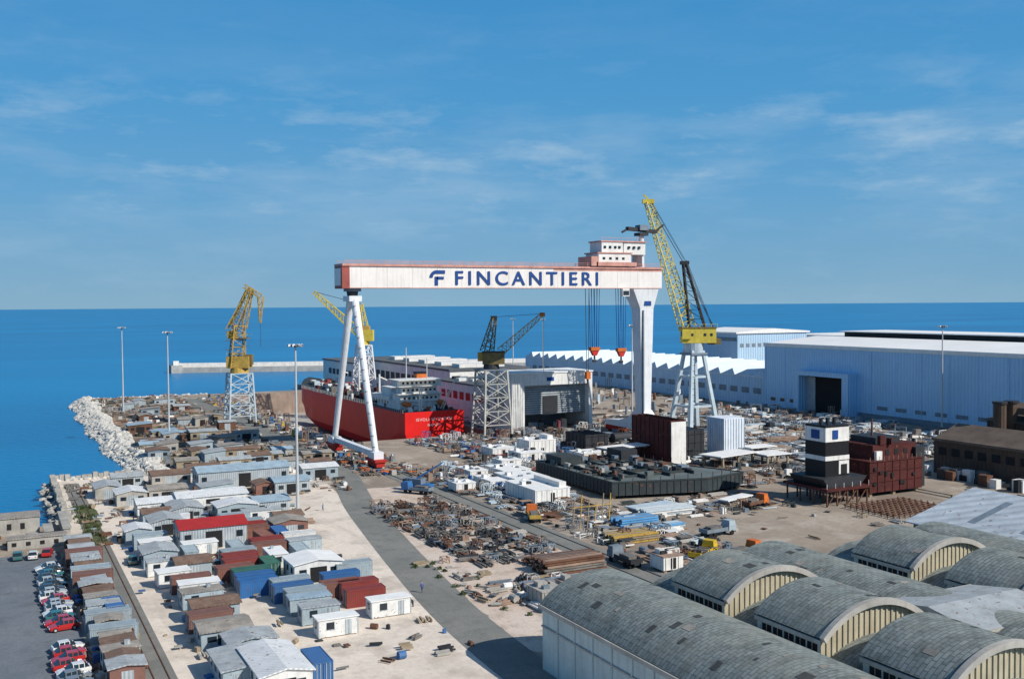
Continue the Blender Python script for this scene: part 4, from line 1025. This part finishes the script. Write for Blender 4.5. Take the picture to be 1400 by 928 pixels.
for x,y,r_ in ((34,180,1.5),(57,232,.3),(21.5,190,1.5),(40,222,1.2)): car(x,y,r_)
car(44,239.8,.2,paints[0],vm,'parked_van'); car(41.5,228.4,1.,paints[0],vm,'parked_van'); car(33,206,.4,paints[0],vm,'parked_van')

# shrubs
lf=M('foliage',(.06,.1,.03),.9,.5,1.5)
a=MB()
for cx,cy,r_ in [(ru(15.5,19),ru(208,250),ru(.5,1.3)) for _ in range(26)]+[(ru(40,80),ru(300,530),ru(.7,1.8)) for _ in range(60)]+[(ru(64,72),ru(125,165),ru(.3,.6)) for _ in range(14)]:
    for i in range(60):
        v=Vector((random.gauss(0,1),random.gauss(0,1),abs(random.gauss(0,1)))); v=v.normalized()*r_*ru(.5,1.05)
        p=Vector((cx,cy,.1))+Vector((v.x,v.y,v.z*.9)); s=.22
        q=[p+Vector((ru(-s,s),ru(-s,s),ru(-s,s))) for _ in range(3)]; a.poly(q,lf)
a.done('shrub_patch')

# people
def person(x,y,rot,shirt,stride=.25):
    V=[((0,0,.95),.15),((0,0,1.2),.16),((0,0,1.42),.15),((0,0,1.52),.06),((0,.02,1.62),.1),((0,.02,1.72),.09),
       ((.1,0,.88),.1),((.11,stride*.5,.48),.07),((.11,stride*.6,.08),.05),((.11,stride*.6+.14,.04),.04),
       ((-.1,0,.88),.1),((-.11,-stride*.3,.48),.07),((-.11,-stride,.1),.05),((-.11,-stride+.14,.04),.04),
       ((.2,0,1.4),.07),((.26,-.06,1.12),.05),((.27,.06,.86),.04),((-.2,0,1.4),.07),((-.26,.06,1.12),.05),((-.27,.2,.9),.04)]
    E=[(0,1),(1,2),(2,3),(3,4),(4,5),(0,6),(6,7),(7,8),(8,9),(0,10),(10,11),(11,12),(12,13),(2,14),(14,15),(15,16),(2,17),(17,18),(18,19)]
    me=bpy.data.meshes.new('person'); me.from_pydata([v[0] for v in V],E,[]); o=bpy.data.objects.new('person',me); scene.collection.objects.link(o)
    o.location=(x,y,.06); o.rotation_euler[2]=rot
    mod=o.modifiers.new('skin','SKIN')
    sv=me.skin_vertices[0].data if me.skin_vertices else None
    if sv is None:
        bpy.context.view_layer.objects.active=o; o.select_set(True)
        try:
            bpy.ops.mesh.customdata_skin_add(); sv=me.skin_vertices[0].data
        except Exception: sv=None
    if sv:
        for i,v in enumerate(V): sv[i].radius=(v[1],v[1]*.85)
        sv[0].use_root=True
    o.modifiers.new('sub','SUBSURF').levels=1
    m=bpy.data.materials.new('workwear'); m.use_nodes=True; t=m.node_tree; b=t.nodes['Principled BSDF']; b.inputs['Roughness'].default_value=.9
    tc=nd(t,'ShaderNodeTexCoord'); sp=nd(t,'ShaderNodeSeparateXYZ'); t.links.new(tc.outputs['Object'],sp.inputs[0])
    cr=nd(t,'ShaderNodeValToRGB'); cr.color_ramp.interpolation='CONSTANT'; mr=nd(t,'ShaderNodeMath',operation='DIVIDE'); mr.inputs[1].default_value=2.; t.links.new(sp.outputs[2],mr.inputs[0]); t.links.new(mr.outputs[0],cr.inputs[0])
    cr.color_ramp.elements[0].color=(.02,.02,.02,1); cr.color_ramp.elements[1].position=.05; cr.color_ramp.elements[1].color=(.05,.07,.14,1)
    for ps,cl in ((.48,shirt),(.75,(.45,.28,.2)),(.85,(.05,.03,.02))):
        q=cr.color_ramp.elements.new(ps); q.color=(*cl,1)
    t.links.new(cr.outputs[0],b.inputs['Base Color']); me.materials.append(m)
person(59.5,148.5,.2,(.08,.12,.3)); person(64.5,219,1.2,(.05,.15,.35)); person(52.5,176,2.2,(.5,.1,.05)); person(110,168,.6,(.1,.2,.5))

# ------------------------------------------------------------------ light, sky, camera
sx,sy=.55,-.83; el=math.radians(37)
sd=Vector((sx*math.cos(el),sy*math.cos(el),math.sin(el))).normalized()
sun=bpy.data.lights.new('sun','SUN'); sun.energy=4.8; sun.angle=math.radians(.5); sun.color=(1,.94,.84)
so=bpy.data.objects.new('sun',sun); so.rotation_euler=sd.to_track_quat('Z','Y').to_euler(); scene.collection.objects.link(so)
wd=bpy.data.worlds.new('World'); scene.world=wd; wd.use_nodes=True; t=wd.node_tree; L=t.links
bg=t.nodes['Background']; bg.inputs['Strength'].default_value=.1
sk=nd(t,'ShaderNodeTexSky'); sk.sky_type='NISHITA'; sk.sun_disc=False; sk.sun_elevation=el; sk.sun_rotation=math.atan2(sx,sy)
sk.air_density=1.; sk.dust_density=.3; sk.ozone_density=3.
tc=nd(t,'ShaderNodeTexCoord')
sp=nd(t,'ShaderNodeSeparateXYZ'); L.new(tc.outputs['Generated'],sp.inputs[0])
def ramp(stops):
    cr=nd(t,'ShaderNodeValToRGB'); L.new(sp.outputs[2],cr.inputs[0]); E=cr.color_ramp.elements
    E[0].position=stops[0][0]; E[0].color=(*stops[0][1],1); E[1].position=stops[-1][0]; E[1].color=(*stops[-1][1],1)
    for p_,v_ in stops[1:-1]:
        q=E.new(p_); q.color=(*v_,1)
    return cr.outputs[0]
def g1(v): return (v,v,v)
# hazy low sky (x10 because the background strength is 0.1)
grad=ramp([(0,(.23,.42,.58)),(.03,(.19,.395,.59)),(.1,(.125,.36,.62)),(.2,(.07,.315,.62)),(.32,(.04,.26,.58))])
gx=nd(t,'ShaderNodeVectorMath',operation='SCALE'); L.new(grad,gx.inputs[0]); gx.inputs['Scale'].default_value=10
fac=ramp([(0,g1(.97)),(.32,g1(.92)),(.75,g1(0))])
m0=nd(t,'ShaderNodeMix',data_type='RGBA'); L.new(fac,m0.inputs[0]); L.new(sk.outputs[0],m0.inputs[6]); L.new(gx.outputs[0],m0.inputs[7])
def cnoise(scale,msc,lo,hi,amt,loc=(0,0,0),det=9):
    mp=nd(t,'ShaderNodeMapping'); mp.inputs['Scale'].default_value=msc; mp.inputs['Location'].default_value=loc; L.new(tc.outputs['Generated'],mp.inputs[0])
    n=nd(t,'ShaderNodeTexNoise'); n.inputs['Scale'].default_value=scale; n.inputs['Detail'].default_value=det; n.inputs['Roughness'].default_value=.62; L.new(mp.outputs[0],n.inputs['Vector'])
    r=nd(t,'ShaderNodeMapRange'); L.new(n.outputs['Fac'],r.inputs[0]); r.inputs[1].default_value=lo; r.inputs[2].default_value=hi; r.inputs[3].default_value=0; r.inputs[4].default_value=amt; return r.outputs[0]
c1=cnoise(1.7,(2,2,10),.46,.74,.5,(1.3,.2,0)); c2=cnoise(5.5,(1.8,1.8,6.5),.52,.74,.55,(4,2,1),12)
ad=nd(t,'ShaderNodeMath',operation='ADD'); L.new(c1,ad.inputs[0]); L.new(c2,ad.inputs[1])
band=ramp([(0,g1(.3)),(.06,g1(.35)),(.11,g1(1)),(.17,g1(.9)),(.21,g1(.25)),(.3,g1(.03))])
mu=nd(t,'ShaderNodeMath',operation='MULTIPLY'); L.new(ad.outputs[0],mu.inputs[0]); L.new(band,mu.inputs[1])
mx=nd(t,'ShaderNodeMix',data_type='RGBA'); L.new(mu.outputs[0],mx.inputs[0]); L.new(m0.outputs[2],mx.inputs[6]); mx.inputs[7].default_value=(4.1,5.7,7.2,1)
L.new(mx.outputs[2],bg.inputs[0])

cam=bpy.data.cameras.new('camera'); cam.lens=36; cam.sensor_width=36; cam.clip_start=1; cam.clip_end=120000
co=bpy.data.objects.new('camera',cam); scene.collection.objects.link(co)
co.matrix_world=Matrix.Translation((0,0,45))@Matrix.Rotation(math.radians(-27),4,'Z')@Matrix.Rotation(math.radians(90-1.92),4,'X')@Matrix.Rotation(math.radians(-.41),4,'Z')
scene.camera=co
scene.view_settings.view_transform='Standard'; scene.view_settings.look='None'; scene.view_settings.exposure=0
